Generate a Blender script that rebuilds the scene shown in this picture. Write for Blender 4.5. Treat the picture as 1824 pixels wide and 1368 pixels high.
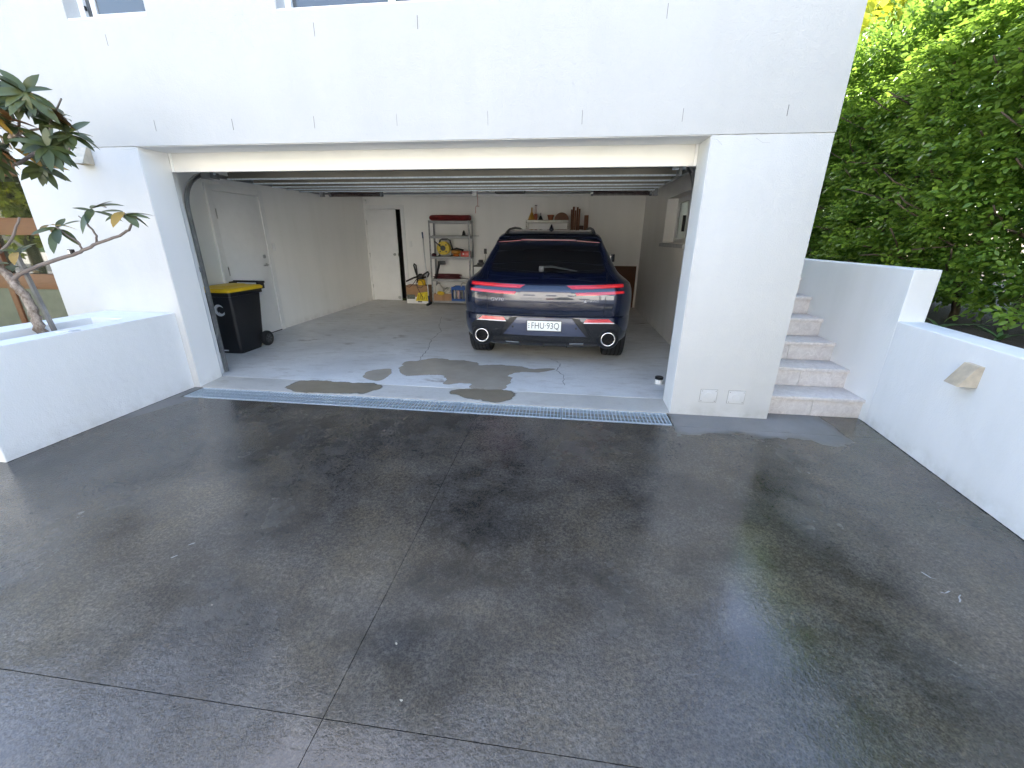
import bpy, bmesh, math, random
import numpy as np
from mathutils import Vector, Matrix, noise as mnoise

for o in list(bpy.data.objects): bpy.data.objects.remove(o)
S = bpy.context.scene
C = S.collection
R = math.radians
random.seed(7); rng = np.random.default_rng(7)

# ------------------------------------------------------------------ camera
CAM = Vector((0.0, -3.47, 1.46)); PITCH, YAW, ROLL = 0.345, -0.124, 0.008
fw = Vector((math.sin(YAW)*math.cos(PITCH), math.cos(YAW)*math.cos(PITCH), -math.sin(PITCH)))
rt = Vector((math.cos(YAW), -math.sin(YAW), 0)); up = rt.cross(fw)
rt, up = rt*math.cos(ROLL)+up*math.sin(ROLL), up*math.cos(ROLL)-rt*math.sin(ROLL)
cd = bpy.data.cameras.new('camera'); cam = bpy.data.objects.new('camera', cd); C.objects.link(cam)
cd.sensor_fit = 'HORIZONTAL'; cd.sensor_width = 36; cd.lens = 727/1824*36
cd.clip_start = 0.05; cd.clip_end = 500
M = Matrix((rt, up, -fw)).transposed().to_4x4(); M.translation = CAM; cam.matrix_world = M
S.camera = cam

# ------------------------------------------------------------------ sky, sun, exposure
SUN_DIR = Vector((-0.42, 0.88, 0)).normalized(); SUN_EL = R(37)
W = bpy.data.worlds.new('World'); S.world = W; W.use_nodes = True
nt = W.node_tree; bgn = nt.nodes['Background']; sky = nt.nodes.new('ShaderNodeTexSky')
sky.sky_type = 'NISHITA'; sky.sun_disc = False; sky.sun_elevation = SUN_EL
sky.sun_rotation = math.atan2(SUN_DIR.x, SUN_DIR.y); sky.air_density = 1.0; sky.dust_density = 1.5; sky.ozone_density = 1.0
nt.links.new(sky.outputs[0], bgn.inputs[0]); bgn.inputs[1].default_value = 0.15
sl = bpy.data.lights.new('sun', 'SUN'); sl.energy = 5.0; sl.angle = R(0.5); sl.color = (1, .95, .87)
so = bpy.data.objects.new('sun', sl); C.objects.link(so)
sv = Vector((SUN_DIR.x*math.cos(SUN_EL), SUN_DIR.y*math.cos(SUN_EL), math.sin(SUN_EL)))
so.rotation_euler = sv.to_track_quat('Z', 'Y').to_euler(); so.location = sv*40
vs = S.view_settings; vs.view_transform = 'Standard'; vs.look = 'None'; vs.gamma = 1; vs.use_curve_mapping = False
vs.exposure = 2.6
S.cycles.max_bounces = 8; S.cycles.diffuse_bounces = 6; S.cycles.glossy_bounces = 4; S.cycles.use_adaptive_sampling = True; S.cycles.adaptive_threshold = 0.02; S.cycles.transparent_max_bounces = 8
S.cycles.use_denoising = True; S.cycles.caustics_reflective = False; S.cycles.caustics_refractive = False

# ------------------------------------------------------------------ helpers
def obj(name, me, m=None, parent=None):
    o = bpy.data.objects.new(name, me); C.objects.link(o)
    if m is not None and me is not None and not me.materials: me.materials.append(m)
    if parent is not None: o.parent = parent
    return o
def thing(name, label, cat, loc=(0,0,0), rotz=0, group=None):
    o = bpy.data.objects.new(name, None); C.objects.link(o); o.empty_display_size = .1
    o.location = loc; o.rotation_euler = (0, 0, rotz); o['label'] = label; o['category'] = cat
    if group: o['group'] = group
    return o
def tag(o, label, cat, group=None):
    o['label'] = label; o['category'] = cat
    if group: o['group'] = group
    return o
def struct(o): o['kind'] = 'structure'; return o

class MB:
    def __init__(s): s.v=[]; s.f=[]
    def add(s, vs, fs):
        b=len(s.v); s.v += [tuple(p) for p in vs]; s.f += [tuple(i+b for i in f) for f in fs]; return s
    def box(s, x0,x1,y0,y1,z0,z1, c=0.0):
        if c<=0:
            return s.add([(x0,y0,z0),(x1,y0,z0),(x1,y1,z0),(x0,y1,z0),(x0,y0,z1),(x1,y0,z1),(x1,y1,z1),(x0,y1,z1)],
              [(3,2,1,0),(4,5,6,7),(0,1,5,4),(1,2,6,5),(2,3,7,6),(3,0,4,7)])
        bm=bmesh.new(); bmesh.ops.create_cube(bm,size=1)
        for v in bm.verts: v.co=Vector(((x0+x1)/2+v.co.x*(x1-x0),(y0+y1)/2+v.co.y*(y1-y0),(z0+z1)/2+v.co.z*(z1-z0)))
        bmesh.ops.bevel(bm,geom=list(bm.edges),offset=c,segments=2,profile=.6,affect='EDGES')
        bm.verts.index_update(); s.add([v.co[:] for v in bm.verts],[tuple(v.index for v in f.verts) for f in bm.faces]); bm.free(); return s
    def tube(s, pts, r, n=8, cap=True):
        pts=[Vector(p) for p in pts]; rs=r if isinstance(r,(list,tuple)) else [r]*len(pts)
        rings=[]; ref=None
        for i,p in enumerate(pts):
            t=(pts[min(i+1,len(pts)-1)]-pts[max(i-1,0)]).normalized()
            if ref is None:
                ref=t.orthogonal().normalized()
            ref=(ref-t*ref.dot(t)).normalized(); b=t.cross(ref)
            rings.append([p+(ref*math.cos(a)+b*math.sin(a))*rs[i] for a in [2*math.pi*k/n for k in range(n)]])
        vs=[q for rg in rings for q in rg]; fs=[]
        for i in range(len(rings)-1):
            for k in range(n): fs.append((i*n+k,i*n+(k+1)%n,(i+1)*n+(k+1)%n,(i+1)*n+k))
        if cap: fs.append(tuple(range(n-1,-1,-1))); fs.append(tuple((len(rings)-1)*n+k for k in range(n)))
        return s.add(vs,fs)
    def lathe(s, prof, cx=0,cy=0,cz=0, n=24, axis='z'):
        vs=[];fs=[]
        for r,h in prof:
            for k in range(n):
                a=2*math.pi*k/n
                p=(r*math.cos(a),r*math.sin(a),h)
                if axis=='y': p=(p[0],p[2],p[1])
                if axis=='x': p=(p[2],p[0],p[1])
                vs.append((cx+p[0],cy+p[1],cz+p[2]))
        for i in range(len(prof)-1):
            for k in range(n): fs.append((i*n+k,i*n+(k+1)%n,(i+1)*n+(k+1)%n,(i+1)*n+k))
        fs.append(tuple(range(n-1,-1,-1))); fs.append(tuple((len(prof)-1)*n+k for k in range(n)))
        return s.add(vs,fs)
    def prism(s, poly, axis, a, b):
        n=len(poly)
        def P(u,v,w): return {'x':(w,u,v),'y':(u,w,v),'z':(u,v,w)}[axis]
        return s.add([P(u,v,a) for u,v in poly]+[P(u,v,b) for u,v in poly],
            [tuple(range(n-1,-1,-1)),tuple(range(n,2*n))]+[(i,(i+1)%n,n+(i+1)%n,n+i) for i in range(n)])
    def mesh(s, name, smooth=False, m=None):
        me=bpy.data.meshes.new(name); me.from_pydata(s.v,[],s.f); me.update()
        bm=bmesh.new(); bm.from_mesh(me); bmesh.ops.recalc_face_normals(bm,faces=list(bm.faces)); bm.to_mesh(me); bm.free()
        if smooth:
            for p in me.polygons: p.use_smooth=True
        if m: me.materials.append(m)
        return me
    def build(s, name, m, parent=None, smooth=False):
        me=s.mesh(name,smooth)
        if smooth=='auto': me.set_sharp_from_angle(angle=R(35))
        return obj(name, me, m, parent)

def bx(name, m, parent, x0,x1,y0,y1,z0,z1, c=0.0): return MB().box(x0,x1,y0,y1,z0,z1,c).build(name,m,parent, smooth='auto' if c else False)

# ------------------------------------------------------------------ materials
class NT:
    def __init__(s, name):
        s.m=bpy.data.materials.new(name); s.m.use_nodes=True; s.t=s.m.node_tree; s.b=s.t.nodes['Principled BSDF']; s._pos=None
    def n(s, typ, **kw):
        x=s.t.nodes.new('ShaderNode'+typ)
        for k,v in kw.items(): setattr(x,k,v)
        return x
    def l(s,a,b): s.t.links.new(a,b)
    @property
    def pos(s):
        if s._pos is None: s._pos=s.n('NewGeometry').outputs['Position']
        return s._pos
    def scaled(s, sc, src=None):
        v=s.n('VectorMath',operation='MULTIPLY'); s.l(src or s.pos,v.inputs[0]); v.inputs[1].default_value=sc; return v.outputs[0]
    def noise(s, scale, detail=4, rough=.55, vec=None, dist=0):
        x=s.n('TexNoise'); x.inputs['Scale'].default_value=scale; x.inputs['Detail'].default_value=detail; x.inputs['Roughness'].default_value=rough; x.inputs['Distortion'].default_value=dist
        s.l(vec or s.pos,x.inputs['Vector']); return x.outputs[0]
    def vor(s, scale, vec=None, feature='F1', out='Distance'):
        x=s.n('TexVoronoi',feature=feature); x.inputs['Scale'].default_value=scale; s.l(vec or s.pos,x.inputs['Vector']); return x.outputs[out]
    def ramp(s, src, stops):
        x=s.n('ValToRGB'); e=x.color_ramp.elements
        while len(e)<len(stops): e.new(.5)
        for i,(p,c) in enumerate(stops):
            e[i].position=p; e[i].color=(c,c,c,1) if isinstance(c,(int,float)) else tuple(c)+(1,)
        s.l(src,x.inputs[0]); return x.outputs[0]
    def mix(s, f, a, b, blend='MIX'):
        x=s.n('Mix',data_type='RGBA',blend_type=blend)
        for i,v in ((0,f),(6,a),(7,b)):
            if isinstance(v,(int,float)): x.inputs[i].default_value = v if i==0 else (v,v,v,1)
            elif isinstance(v,(tuple,list)): x.inputs[i].default_value=tuple(v)+(1,)
            else: s.l(v,x.inputs[i])
        return x.outputs[2]
    def math(s, op, a, b=None, c=None):
        x=s.n('Math',operation=op)
        for i,v in enumerate((a,b,c)):
            if v is None: continue
            if isinstance(v,(int,float)): x.inputs[i].default_value=v
            else: s.l(v,x.inputs[i])
        return x.outputs[0]
    def sstep(s, v, a, b):
        x=s.n('MapRange',interpolation_type='SMOOTHSTEP'); s.l(v,x.inputs[0]); x.inputs[1].default_value=a; x.inputs[2].default_value=b; return x.outputs[0]
    def bump(s, h, strength=.3, dist=.01, nrm=None):
        x=s.n('Bump'); x.inputs['Strength'].default_value=strength; x.inputs['Distance'].default_value=dist; s.l(h,x.inputs['Height'])
        if nrm: s.l(nrm,x.inputs['Normal'])
        return x.outputs[0]
    def set(s, color=None, rough=None, metal=None, normal=None, **kw):
        for k,v in (('Base Color',color),('Roughness',rough),('Metallic',metal)):
            if v is None: continue
            if isinstance(v,(int,float)): s.b.inputs[k].default_value=v
            elif isinstance(v,(tuple,list)): s.b.inputs[k].default_value=tuple(v)+(1,)
            else: s.l(v,s.b.inputs[k])
        if normal: s.l(normal,s.b.inputs['Normal'])
        for k,v in kw.items():
            k=k.replace('_',' '); s.b.inputs[k].default_value = tuple(v)+(1,) if isinstance(v,tuple) else v
        return s.m

def simple(name, col, rough=.5, metal=0, var=.15, nscale=8, bump=.05, bscale=60, **kw):
    a=NT(name); n=a.noise(nscale,3)
    dark=tuple(c*(1-var) for c in col); lite=tuple(min(1,c*(1+var)) for c in col)
    c=a.mix(a.ramp(n,[(.3,0),(.7,1)]),dark,lite)
    r=a.math('ADD',a.math('MULTIPLY',n,.2),rough-.1)
    return a.set(c,r,metal,a.bump(a.noise(bscale,1),bump,.004) if bump>=.1 else None,**kw)

def stucco(name, col, grain=.25, stain=.05, warm=(1,1,1)):
    a=NT(name)
    big=a.ramp(a.noise(.9,2,.6),[(.3,0),(.75,1)]); streak=a.ramp(a.noise(1,3,.6,vec=a.scaled((3.5,3.5,.5))),[(.45,0),(.8,1)])
    c=a.mix(big,tuple(x*(1-stain) for x in col),col)
    c=a.mix(a.math('MULTIPLY',streak,.45),c,tuple(x*y for x,y in zip(col,(.88,.885,.87))))
    sx=a.n('SeparateXYZ'); a.l(a.pos,sx.inputs[0]); dirt=a.math('MULTIPLY',a.math('SUBTRACT',1,a.sstep(sx.outputs[2],.0,.16)),a.ramp(a.noise(7,4,.7),[(.38,0),(.75,1)]))
    c=a.mix(a.math('MULTIPLY',dirt,.5),c,tuple(x*y for x,y in zip(col,(.55,.53,.48))))
    c=a.mix(a.math('MULTIPLY',a.ramp(a.noise(3.2,4,.65),[(.5,0),(.8,1)]),.18),c,tuple(x*.86 for x in col))
    h=a.math('ADD',a.noise(110,2,.6),a.math('MULTIPLY',a.noise(9,2,.5),2.2))
    return a.set(c,.85,0,a.bump(h,grain,.004) if grain>.1 else None,Specular_IOR_Level=.25)

m_wall = stucco('white_render',(.505,.505,.502),.6)  # white toned down to offset the strong light on the facade
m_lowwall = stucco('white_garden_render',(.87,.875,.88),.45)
m_gwall= stucco('garage_wall_paint',(.93,.922,.90),.1,.02)
m_ceil = stucco('ceiling_paint',(.92,.91,.88),.05,.02)
m_trim = simple('white_gloss_paint',(.86,.86,.85),.35,var=.03,bump=.02)
m_header= simple('header_paint',(.80,.785,.74),.5,var=.03,bump=.03,nscale=3)
m_door = simple('door_paint',(.88,.88,.875),.4,var=.02,bump=.01)
m_dark = simple('black_rubber',(.012,.012,.013),.6,var=.3)
m_black= simple('black_plastic',(.012,.012,.014),.42,var=.2,bump=.08,bscale=200)
m_steel= simple('brushed_steel',(.55,.55,.54),.28,1,var=.1,bump=.02)
m_chrome=simple('chrome',(.75,.75,.76),.08,1,var=.03,bump=0)
m_galv = NT('galvanised_steel')
_c=m_galv.mix(m_galv.vor(60,out='Distance'),(.44,.51,.58),(.66,.73,.79)); m_galv=m_galv.set(_c,.42,.3)
m_strut= simple('door_strut_steel',(.20,.19,.16),.4,.5,var=.12,nscale=4)
m_track= simple('track_steel',(.32,.33,.34),.38,.8,var=.2)
m_shelf= simple('grey_enamel_shelf',(.27,.275,.28),.45,.3,var=.1)
m_alu  = simple('white_aluminium_frame',(.72,.73,.74),.35,var=.05)
m_slit = simple('weep_gap',(.13,.13,.125),.9,var=.2)
m_crack= simple('crack_line',(.30,.29,.27),.9,var=.3)

def m_glass(name,col,rough=.02):
    return NT(name).set(col,rough,0,None,IOR=1.7,Specular_IOR_Level=.7)
m_pane = m_glass('window_glass',(.07,.075,.08))
m_frost= NT('frosted_glass').set((.45,.48,.47),.35,0,None,Transmission_Weight=.7)
m_timber=NT('stained_timber')
_g=m_timber.noise(9,6,.6,vec=m_timber.scaled((1,1,9)),dist=.6); m_timber=m_timber.set(m_timber.mix(_g,(.12,.05,.026),(.22,.095,.05)),.42,0,m_timber.bump(_g,.1,.003))
m_wood = NT('brown_timber'); _g=m_wood.noise(10,6,.6,vec=m_wood.scaled((8,8,1)),dist=.5); m_wood=m_wood.set(m_wood.mix(_g,(.10,.035,.015),(.22,.085,.035)),.55,0,m_wood.bump(_g,.15,.003))
m_card = simple('cardboard',(.38,.22,.12),.85,var=.12)

# wet driveway concrete
def wet_concrete():
    a=NT('wet_concrete')
    sx=a.n('SeparateXYZ'); a.l(a.pos,sx.inputs[0]); X,Y=sx.outputs[0],sx.outputs[1]
    n1=a.noise(.75,6,.62,dist=.3); n2=a.noise(5.5,8,.72); n3=a.noise(55,5,.75); n4=a.noise(1.3,6,.65,dist=.4)
    c=a.mix(a.ramp(n1,[(.36,0),(.64,1)]),(.030,.0255,.0205),(.088,.075,.060))
    c=a.mix(a.math('MULTIPLY',a.ramp(n4,[(.44,0),(.66,1)]),.8),c,(.135,.108,.073))
    c=a.mix(a.math('MULTIPLY',a.ramp(n2,[(.42,0),(.80,1)]),.65),c,(.15,.136,.122))
    c=a.mix(a.ramp(n3,[(.32,.75),(.62,0)]),c,(.016,.015,.0145))
    agg=a.ramp(a.vor(150),[(.1,.25),(.75,.8)]); c=a.mix(.55,c,agg,'OVERLAY')
    pit=a.ramp(a.vor(33),[(.0,1),(.10,0)]); c=a.mix(a.math('MULTIPLY',pit,.6),c,(.012,.012,.012))
    spk=a.ramp(a.vor(70),[(.0,1),(.07,0)]); spm=a.ramp(a.noise(3,2),[(.55,0),(.62,1)])
    c=a.mix(a.math('MULTIPLY',a.math('MULTIPLY',spk,spm),.5),c,(.20,.19,.18))
    scr=a.ramp(a.noise(9,6,.6,vec=a.scaled((.8,4,1)),dist=1.0),[(.66,0),(.76,1)])
    c=a.mix(a.math('MULTIPLY',scr,.25),c,(.17,.165,.16))
    # drier bands against the house and beside the planter
    wob=a.math('MULTIPLY',a.math('SUBTRACT',a.noise(2.6,3,.5),.5),.55)
    yy=a.math('ADD',Y,wob)
    dA=a.math('MULTIPLY',a.sstep(yy,-.40,-.31),a.sstep(a.math('ADD',X,a.math('MULTIPLY',wob,.3)),.94,.99))
    dA=a.math('MULTIPLY',dA,a.math('SUBTRACT',1,a.sstep(a.math('ADD',X,a.math('MULTIPLY',wob,.2)),2.20,2.30)))
    dB=a.math('MULTIPLY',a.sstep(a.math('SUBTRACT',a.math('MULTIPLY',X,-1),a.math('MULTIPLY',Y,-.35)),3.30,3.34),a.sstep(yy,-.75,-.6))
    dC=a.math('MULTIPLY',a.sstep(a.math('ADD',X,wob),2.36,2.6),a.sstep(yy,-1.2,-.1))
    dBounce=a.math('SUBTRACT',1,a.sstep(a.math('ADD',Y,wob),-3.75,-3.55))  # unseen stretch behind the camera, made pale to bounce light
    dry_bounce=a.math('MAXIMUM',a.math('MAXIMUM',dA,dB),dBounce)
    c=a.mix(a.math('MULTIPLY',dry_bounce,.92),c,a.mix(n2,(.19,.18,.172),(.27,.258,.245)))
    c=a.mix(a.math('MULTIPLY',dC,.4),c,(.20,.20,.17))
    moss=a.math('MULTIPLY',a.sstep(X,1.5,2.4),a.ramp(a.noise(1.4,4),[(.4,0),(.65,1)]))
    c=a.mix(a.math('MULTIPLY',moss,.45),c,(.05,.055,.033))
    wet=a.ramp(a.noise(.95,4,.55,dist=.6),[(.40,.0),(.60,1)])
    r=a.mix(wet,.035,.27)
    r=a.mix(a.math('MULTIPLY',a.ramp(n2,[(.45,0),(.75,1)]),.25),r,.4)
    r=a.mix(dry_bounce,r,.85)
    grain=a.math('ADD',a.math('MULTIPLY',a.noise(52,2,.55),.9),a.math('MULTIPLY',a.noise(170,2,.5),.45))
    amt=a.math('ADD',a.math('MULTIPLY',wet,.8),.2)
    h=a.math('MULTIPLY',grain,amt)
    und=a.bump(a.noise(1.3,2),.12,.03)
    return a.set(c,r,0,a.bump(h,.42,.006,und),IOR=1.52,Specular_IOR_Level=.6)
m_drive=wet_concrete()

def garage_concrete(name, base, dirty=1.0):
    a=NT(name)
    sx=a.n('SeparateXYZ'); a.l(a.pos,sx.inputs[0]); Y=sx.outputs[1]
    n1=a.noise(1.1,6,.62,dist=.5); n2=a.noise(7,6,.65,vec=a.scaled((.6,1.5,1))); n3=a.noise(45,3,.6)
    c=a.mix(a.ramp(n1,[(.3,0),(.7,1)]),tuple(b*.80 for b in base),tuple(b*1.08 for b in base))
    c=a.mix(a.math('MULTIPLY',a.ramp(n2,[(.52,0),(.75,1)]),.4*dirty),c,tuple(b*f for b,f in zip(base,(.62,.58,.52))))
    c=a.mix(a.math('MULTIPLY',a.ramp(n3,[(.3,1),(.55,0)]),.22),c,tuple(b*.6 for b in base))
    rust=a.math('MULTIPLY',a.ramp(a.noise(2.2,5,.6,vec=a.scaled((.8,1.6,1))),[(.62,0),(.72,1)]),a.ramp(a.noise(.8,2),[(.45,0),(.6,1)]))
    c=a.mix(a.math('MULTIPLY',rust,.6*dirty),c,(.17,.11,.07))
    spk=a.ramp(a.vor(16),[(.0,1),(.05,0)])
    c=a.mix(a.math('MULTIPLY',spk,.7*dirty),c,(.08,.07,.06))
    return a.set(c,a.mix(n2,.42,.68),0,a.bump(a.math('ADD',n3,n2),.12,.004),Specular_IOR_Level=.45)
m_gfloor=garage_concrete('garage_concrete',(.76,.755,.74),1.7)
m_thresh=garage_concrete('threshold_concrete',(.55,.53,.49),1.3)

def water_on(name,col):
    a=NT(name); n=a.noise(6,5,.6); e=a.n('Attribute'); e.attribute_name='edge'
    a.l(a.sstep(a.math('ADD',e.outputs['Fac'],a.math('SUBTRACT',a.noise(22,3),.5)),.2,.65),a.b.inputs['Alpha'])
    return a.set(a.mix(n,tuple(x*.75 for x in col),tuple(x*1.2 for x in col)),.015,0,a.bump(a.noise(3,1),.01,.01),IOR=1.36)
m_puddle=water_on('puddle_water',(.42,.37,.30))
m_stainw=NT('damp_concrete'); _e=m_stainw.n('Attribute'); _e.attribute_name='edge'
m_stainw.l(m_stainw.sstep(m_stainw.math('ADD',_e.outputs['Fac'],m_stainw.math('SUBTRACT',m_stainw.noise(16,4),.55)),.1,.75),m_stainw.b.inputs['Alpha']); _n=m_stainw.noise(8,5); m_stainw=m_stainw.set(m_stainw.mix(_n,(.17,.14,.095),(.28,.235,.17)),.28,0,m_stainw.bump(m_stainw.noise(70,3),.15,.004))

def granite():
    a=NT('pink_granite'); v=a.noise(19,7,.75,dist=1.2); w=a.noise(4,5,.6,dist=.8)
    c=a.mix(a.ramp(v,[(.35,0),(.62,1)]),(.50,.46,.44),(.68,.645,.62))
    c=a.mix(a.math('MULTIPLY',a.ramp(w,[(.45,0),(.7,1)]),.6),c,(.56,.54,.53))
    c=a.mix(a.math('MULTIPLY',a.ramp(a.vor(55),[(0,1),(.25,0)]),.25),c,(.42,.37,.35))
    return a.set(c,.45,0,a.bump(v,.06,.002))
m_granite=granite()
m_soil=NT('garden_soil'); _n=m_soil.noise(18,6,.7); m_soil=m_soil.set(m_soil.mix(_n,(.018,.012,.008),(.075,.05,.032)),.95,0,m_soil.bump(_n,.8,.03))
m_asph=simple('pale_bounce_road',(.20,.195,.185),.8,var=.2,bump=.3)  # unseen road, lightened to bounce sun into the garage
m_path=simple('pale_concrete',(.48,.46,.43),.85,var=.12,nscale=2)
m_lawn=simple('lawn_green',(.07,.12,.025),.9,var=.35,nscale=5,bump=.6,bscale=40)

def leaf_mat(name, dark, lite, trans=.35, rough=.38, under=None):
    a=NT(name); at=a.n('Attribute'); at.attribute_name='tint'; oi=a.n('ObjectInfo')
    f=a.math('FRACT',a.math('ADD',at.outputs['Fac'],oi.outputs['Random']))
    c=a.mix(f,dark,lite)
    if under:
        g=a.n('NewGeometry'); c=a.mix(g.outputs['Backfacing'],c,under)
    a.set(c,rough,0,None,Specular_IOR_Level=.5)
    tr=a.n('BsdfTranslucent'); a.l(a.mix(.5,c,tuple(min(1,x*1.6) for x in lite)),tr.inputs[0])
    mx=a.n('MixShader'); mx.inputs[0].default_value=trans
    a.l(a.b.outputs[0],mx.inputs[1]); a.l(tr.outputs[0],mx.inputs[2])
    a.l(mx.outputs[0],a.t.nodes['Material Output'].inputs[0]); return a.m
m_hedge=leaf_mat('hedge_leaf',(.05,.115,.018),(.26,.40,.055),.36)
m_mag  =leaf_mat('magnolia_leaf',(.028,.042,.012),(.085,.105,.035),.12,.36,under=(.17,.08,.03))
m_magy =leaf_mat('yellowing_leaf',(.30,.17,.03),(.36,.25,.05),.2,.4)
m_agave=leaf_mat('strap_leaf',(.05,.10,.03),(.10,.18,.06),.2)
m_far  =leaf_mat('tree_leaf',(.04,.08,.015),(.10,.16,.03),.3)
m_bark=NT('pale_bark'); _n=m_bark.noise(30,6,.7,vec=m_bark.scaled((1,1,.5))); m_bark=m_bark.set(m_bark.mix(m_bark.ramp(_n,[(.4,0),(.62,1)]),(.13,.095,.07),(.38,.32,.27)),.9,0,m_bark.bump(_n,.5,.01))
m_twig=simple('grey_twig',(.17,.14,.125),.8,var=.2,bump=.2)
m_stem=simple('hedge_stem',(.12,.085,.055),.85,var=.3,bump=.4)
m_stake=simple('weathered_stake',(.20,.19,.18),.85,var=.25,bump=.3)

# ================================================================== SETTING: ground
struct(bx('far_ground',m_lawn,None,-70,70,-80,40,-.30,-.12))
struct(bx('road',m_asph,None,-70,70,-14,-9.5,-.12,-.09))
struct(bx('footpath',m_path,None,-70,-8,-9.5,-8.0,-.12,-.02)); struct(bx('footpath',m_path,None,4.5,70,-9.5,-8.0,-.12,-.02))
drv=bx('driveway',m_slit,None,-8,4.5,-9.5,-.262,-.12,-.022); struct(drv)
def slab(x0,x1,y0,y1,mm=m_drive): return MB().box(x0,x1,y0,y1,-.05,0).build('slab',mm,drv)
g=.0013
slab(-8,-.702-g,-2.682+g,-.262); slab(-.702+g,2.75,-2.682+g,-.262)
slab(-8,-.702-g,-6.2,-2.682-g); slab(-.702+g,4.5,-6.2,-2.682-g); slab(-8,-.702-g,-9.5,-6.21,m_path); slab(-.702+g,4.5,-9.5,-6.21,m_path)  # rear slabs are out of view, kept pale as bounce for the garage
slab(.955,2.75,-.2585,.30); slab(-8,-3.605,-.2585,0.0)
gf=bx('garage_floor',m_gfloor,None,-4.54,1.55,.296,5.96,-.1,.022); struct(gf)
th=MB().prism([(.0,-.1),(.0,.004),(.03,.008),(.2955,.0205),(.2955,-.1)],'x',-3.64,.985).build('threshold',m_thresh); struct(th)
# cracks in the slab: thin open lines
def ribbon(pts,w,z,wob=.012,step=.05):
    mb=MB(); P=[]
    for (x0,y0),(x1,y1) in zip(pts,pts[1:]):
        n=max(2,int(math.hypot(x1-x0,y1-y0)/step))
        for i in range(n):
            t=i/n; P.append((x0+(x1-x0)*t+random.uniform(-wob,wob),y0+(y1-y0)*t+random.uniform(-wob,wob)))
    vs=[];fs=[]
    for i,(x,y) in enumerate(P):
        ww=w*random.uniform(.4,1.2); vs+=[(x-ww,y,z),(x+ww,y,z)]
        if i: fs.append((2*i-2,2*i-1,2*i+1,2*i))
    return mb.add(vs,fs)
m_fcrack=simple('floor_crack',(.16,.15,.14),.9)
ribbon([(-2.288,4.027),(-2.111,3.26),(-1.946,2.836),(-1.928,2.255),(-1.818,1.838),(-1.744,1.234),(-1.679,.891)],.004,.0232).build('crack',m_fcrack,gf)
ribbon([(-.136,1.481),(.006,1.307),(-.055,1.029),(.03,.878),(.045,.478)],.004,.0232).build('crack',m_fcrack,gf)
def blob(name,pts,z,m,slope=None,amp=.02,feather=0):
    n=len(pts); P=[]
    for i in range(n):
        p0,p1,p2,p3=[Vector(pts[(i+k-1)%n]) for k in range(4)]
        for j in range(6):
            t=j/6; q=.5*((2*p1)+(p2-p0)*t+(2*p0-5*p1+4*p2-p3)*t*t+(3*p1-p0-3*p2+p3)*t**3)
            d=mnoise.noise(Vector((q.x*9,q.y*9,z*50)))*amp+mnoise.noise(Vector((q.x*25,q.y*25,3)))*amp*.5
            P.append((q.x+d,q.y+d*.8))
    zz=(lambda x,y: z) if slope is None else slope
    bm=bmesh.new(); vv=[bm.verts.new((x,y,zz(x,y))) for x,y in P]; bm.faces.new(vv); bmesh.ops.triangulate(bm,faces=list(bm.faces))
    bmesh.ops.recalc_face_normals(bm,faces=list(bm.faces))
    me=bpy.data.meshes.new(name); bm.to_mesh(me); bm.free()
    if me.polygons and me.polygons[0].normal.z<0: me.flip_normals()
    if feather:
        n=len(P); A=sum(P[i][0]*P[(i+1)%n][1]-P[(i+1)%n][0]*P[i][1] for i in range(n)); sg=1 if A>0 else -1
        out=[]
        for i in range(n):
            t=Vector(P[(i+1)%n])-Vector(P[i-1]); t.normalize(); w=feather*(.6+.8*abs(mnoise.noise(Vector((P[i][0]*7,P[i][1]*7,5)))))
            out.append((P[i][0]+sg*t.y*w,P[i][1]-sg*t.x*w))
        bm=bmesh.new(); bm.from_mesh(me); bm.verts.ensure_lookup_table(); nv=len(bm.verts)
        ov=[bm.verts.new((x,y,zz(x,y)-.0006)) for x,y in out]; iv=list(bm.verts)[:nv]
        for i in range(n): bm.faces.new((iv[i],iv[(i+1)%n],ov[(i+1)%n],ov[i]))
        bmesh.ops.recalc_face_normals(bm,faces=list(bm.faces)); bm.to_mesh(me); bm.free()
        if sum(p.normal.z for p in me.polygons)<0: me.flip_normals()
        at=me.attributes.new('edge','FLOAT','POINT'); at.data.foreach_set('value',[1.0]*nv+[0.0]*n)
    o=obj(name,me,m); return struct(o)
P1=[(-1.835,.858),(-1.874,1.081),(-1.736,1.151),(-1.57,1.301),(-1.377,1.255),(-1.105,1.248),(-.99,1.099),(-.791,1.129),(-.554,1.12),(-.315,1.045),(-.088,1.079),(-.242,.929),(-.433,.921),(-.577,.797),(-.549,.591),(-.561,.347),(-.734,.31),(-.859,.336),(-.916,.465),(-1.061,.443),(-1.167,.392),(-1.211,.548),(-1.345,.682),(-1.552,.631),(-1.723,.605)]
P2=[(-2.129,.544),(-2.131,.685),(-1.969,.773),(-1.902,.678),(-1.87,.468),(-1.956,.381),(-2.082,.474)]
blob('puddle',P1,.0255,m_puddle,None,.05,.03); blob('puddle',P2,.0255,m_puddle,None,.02,.03)
tslope=lambda x,y: .0115+ .0125*max(0,min(1,(y-.03)/.265))
P3=[(-2.715,.13),(-2.655,.262),(-2.327,.276),(-1.941,.262),(-1.819,.196),(-1.963,.079),(-2.407,.03),(-2.627,.044)]
P4=[(-1.05,.198),(-.87,.285),(-.66,.287),(-.48,.265),(-.482,.101),(-.659,.04),(-.924,.124)]
for p in (P3,P4): blob('damp_patch',p,.017,m_stainw,tslope,.03,.07)
# the slot drain
tr=MB(); tr.box(-3.6,.95,-.262,.0,-.16,-.15); tr.build('drain_trench',m_dark); struct(bpy.data.objects['drain_trench'])

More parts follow.
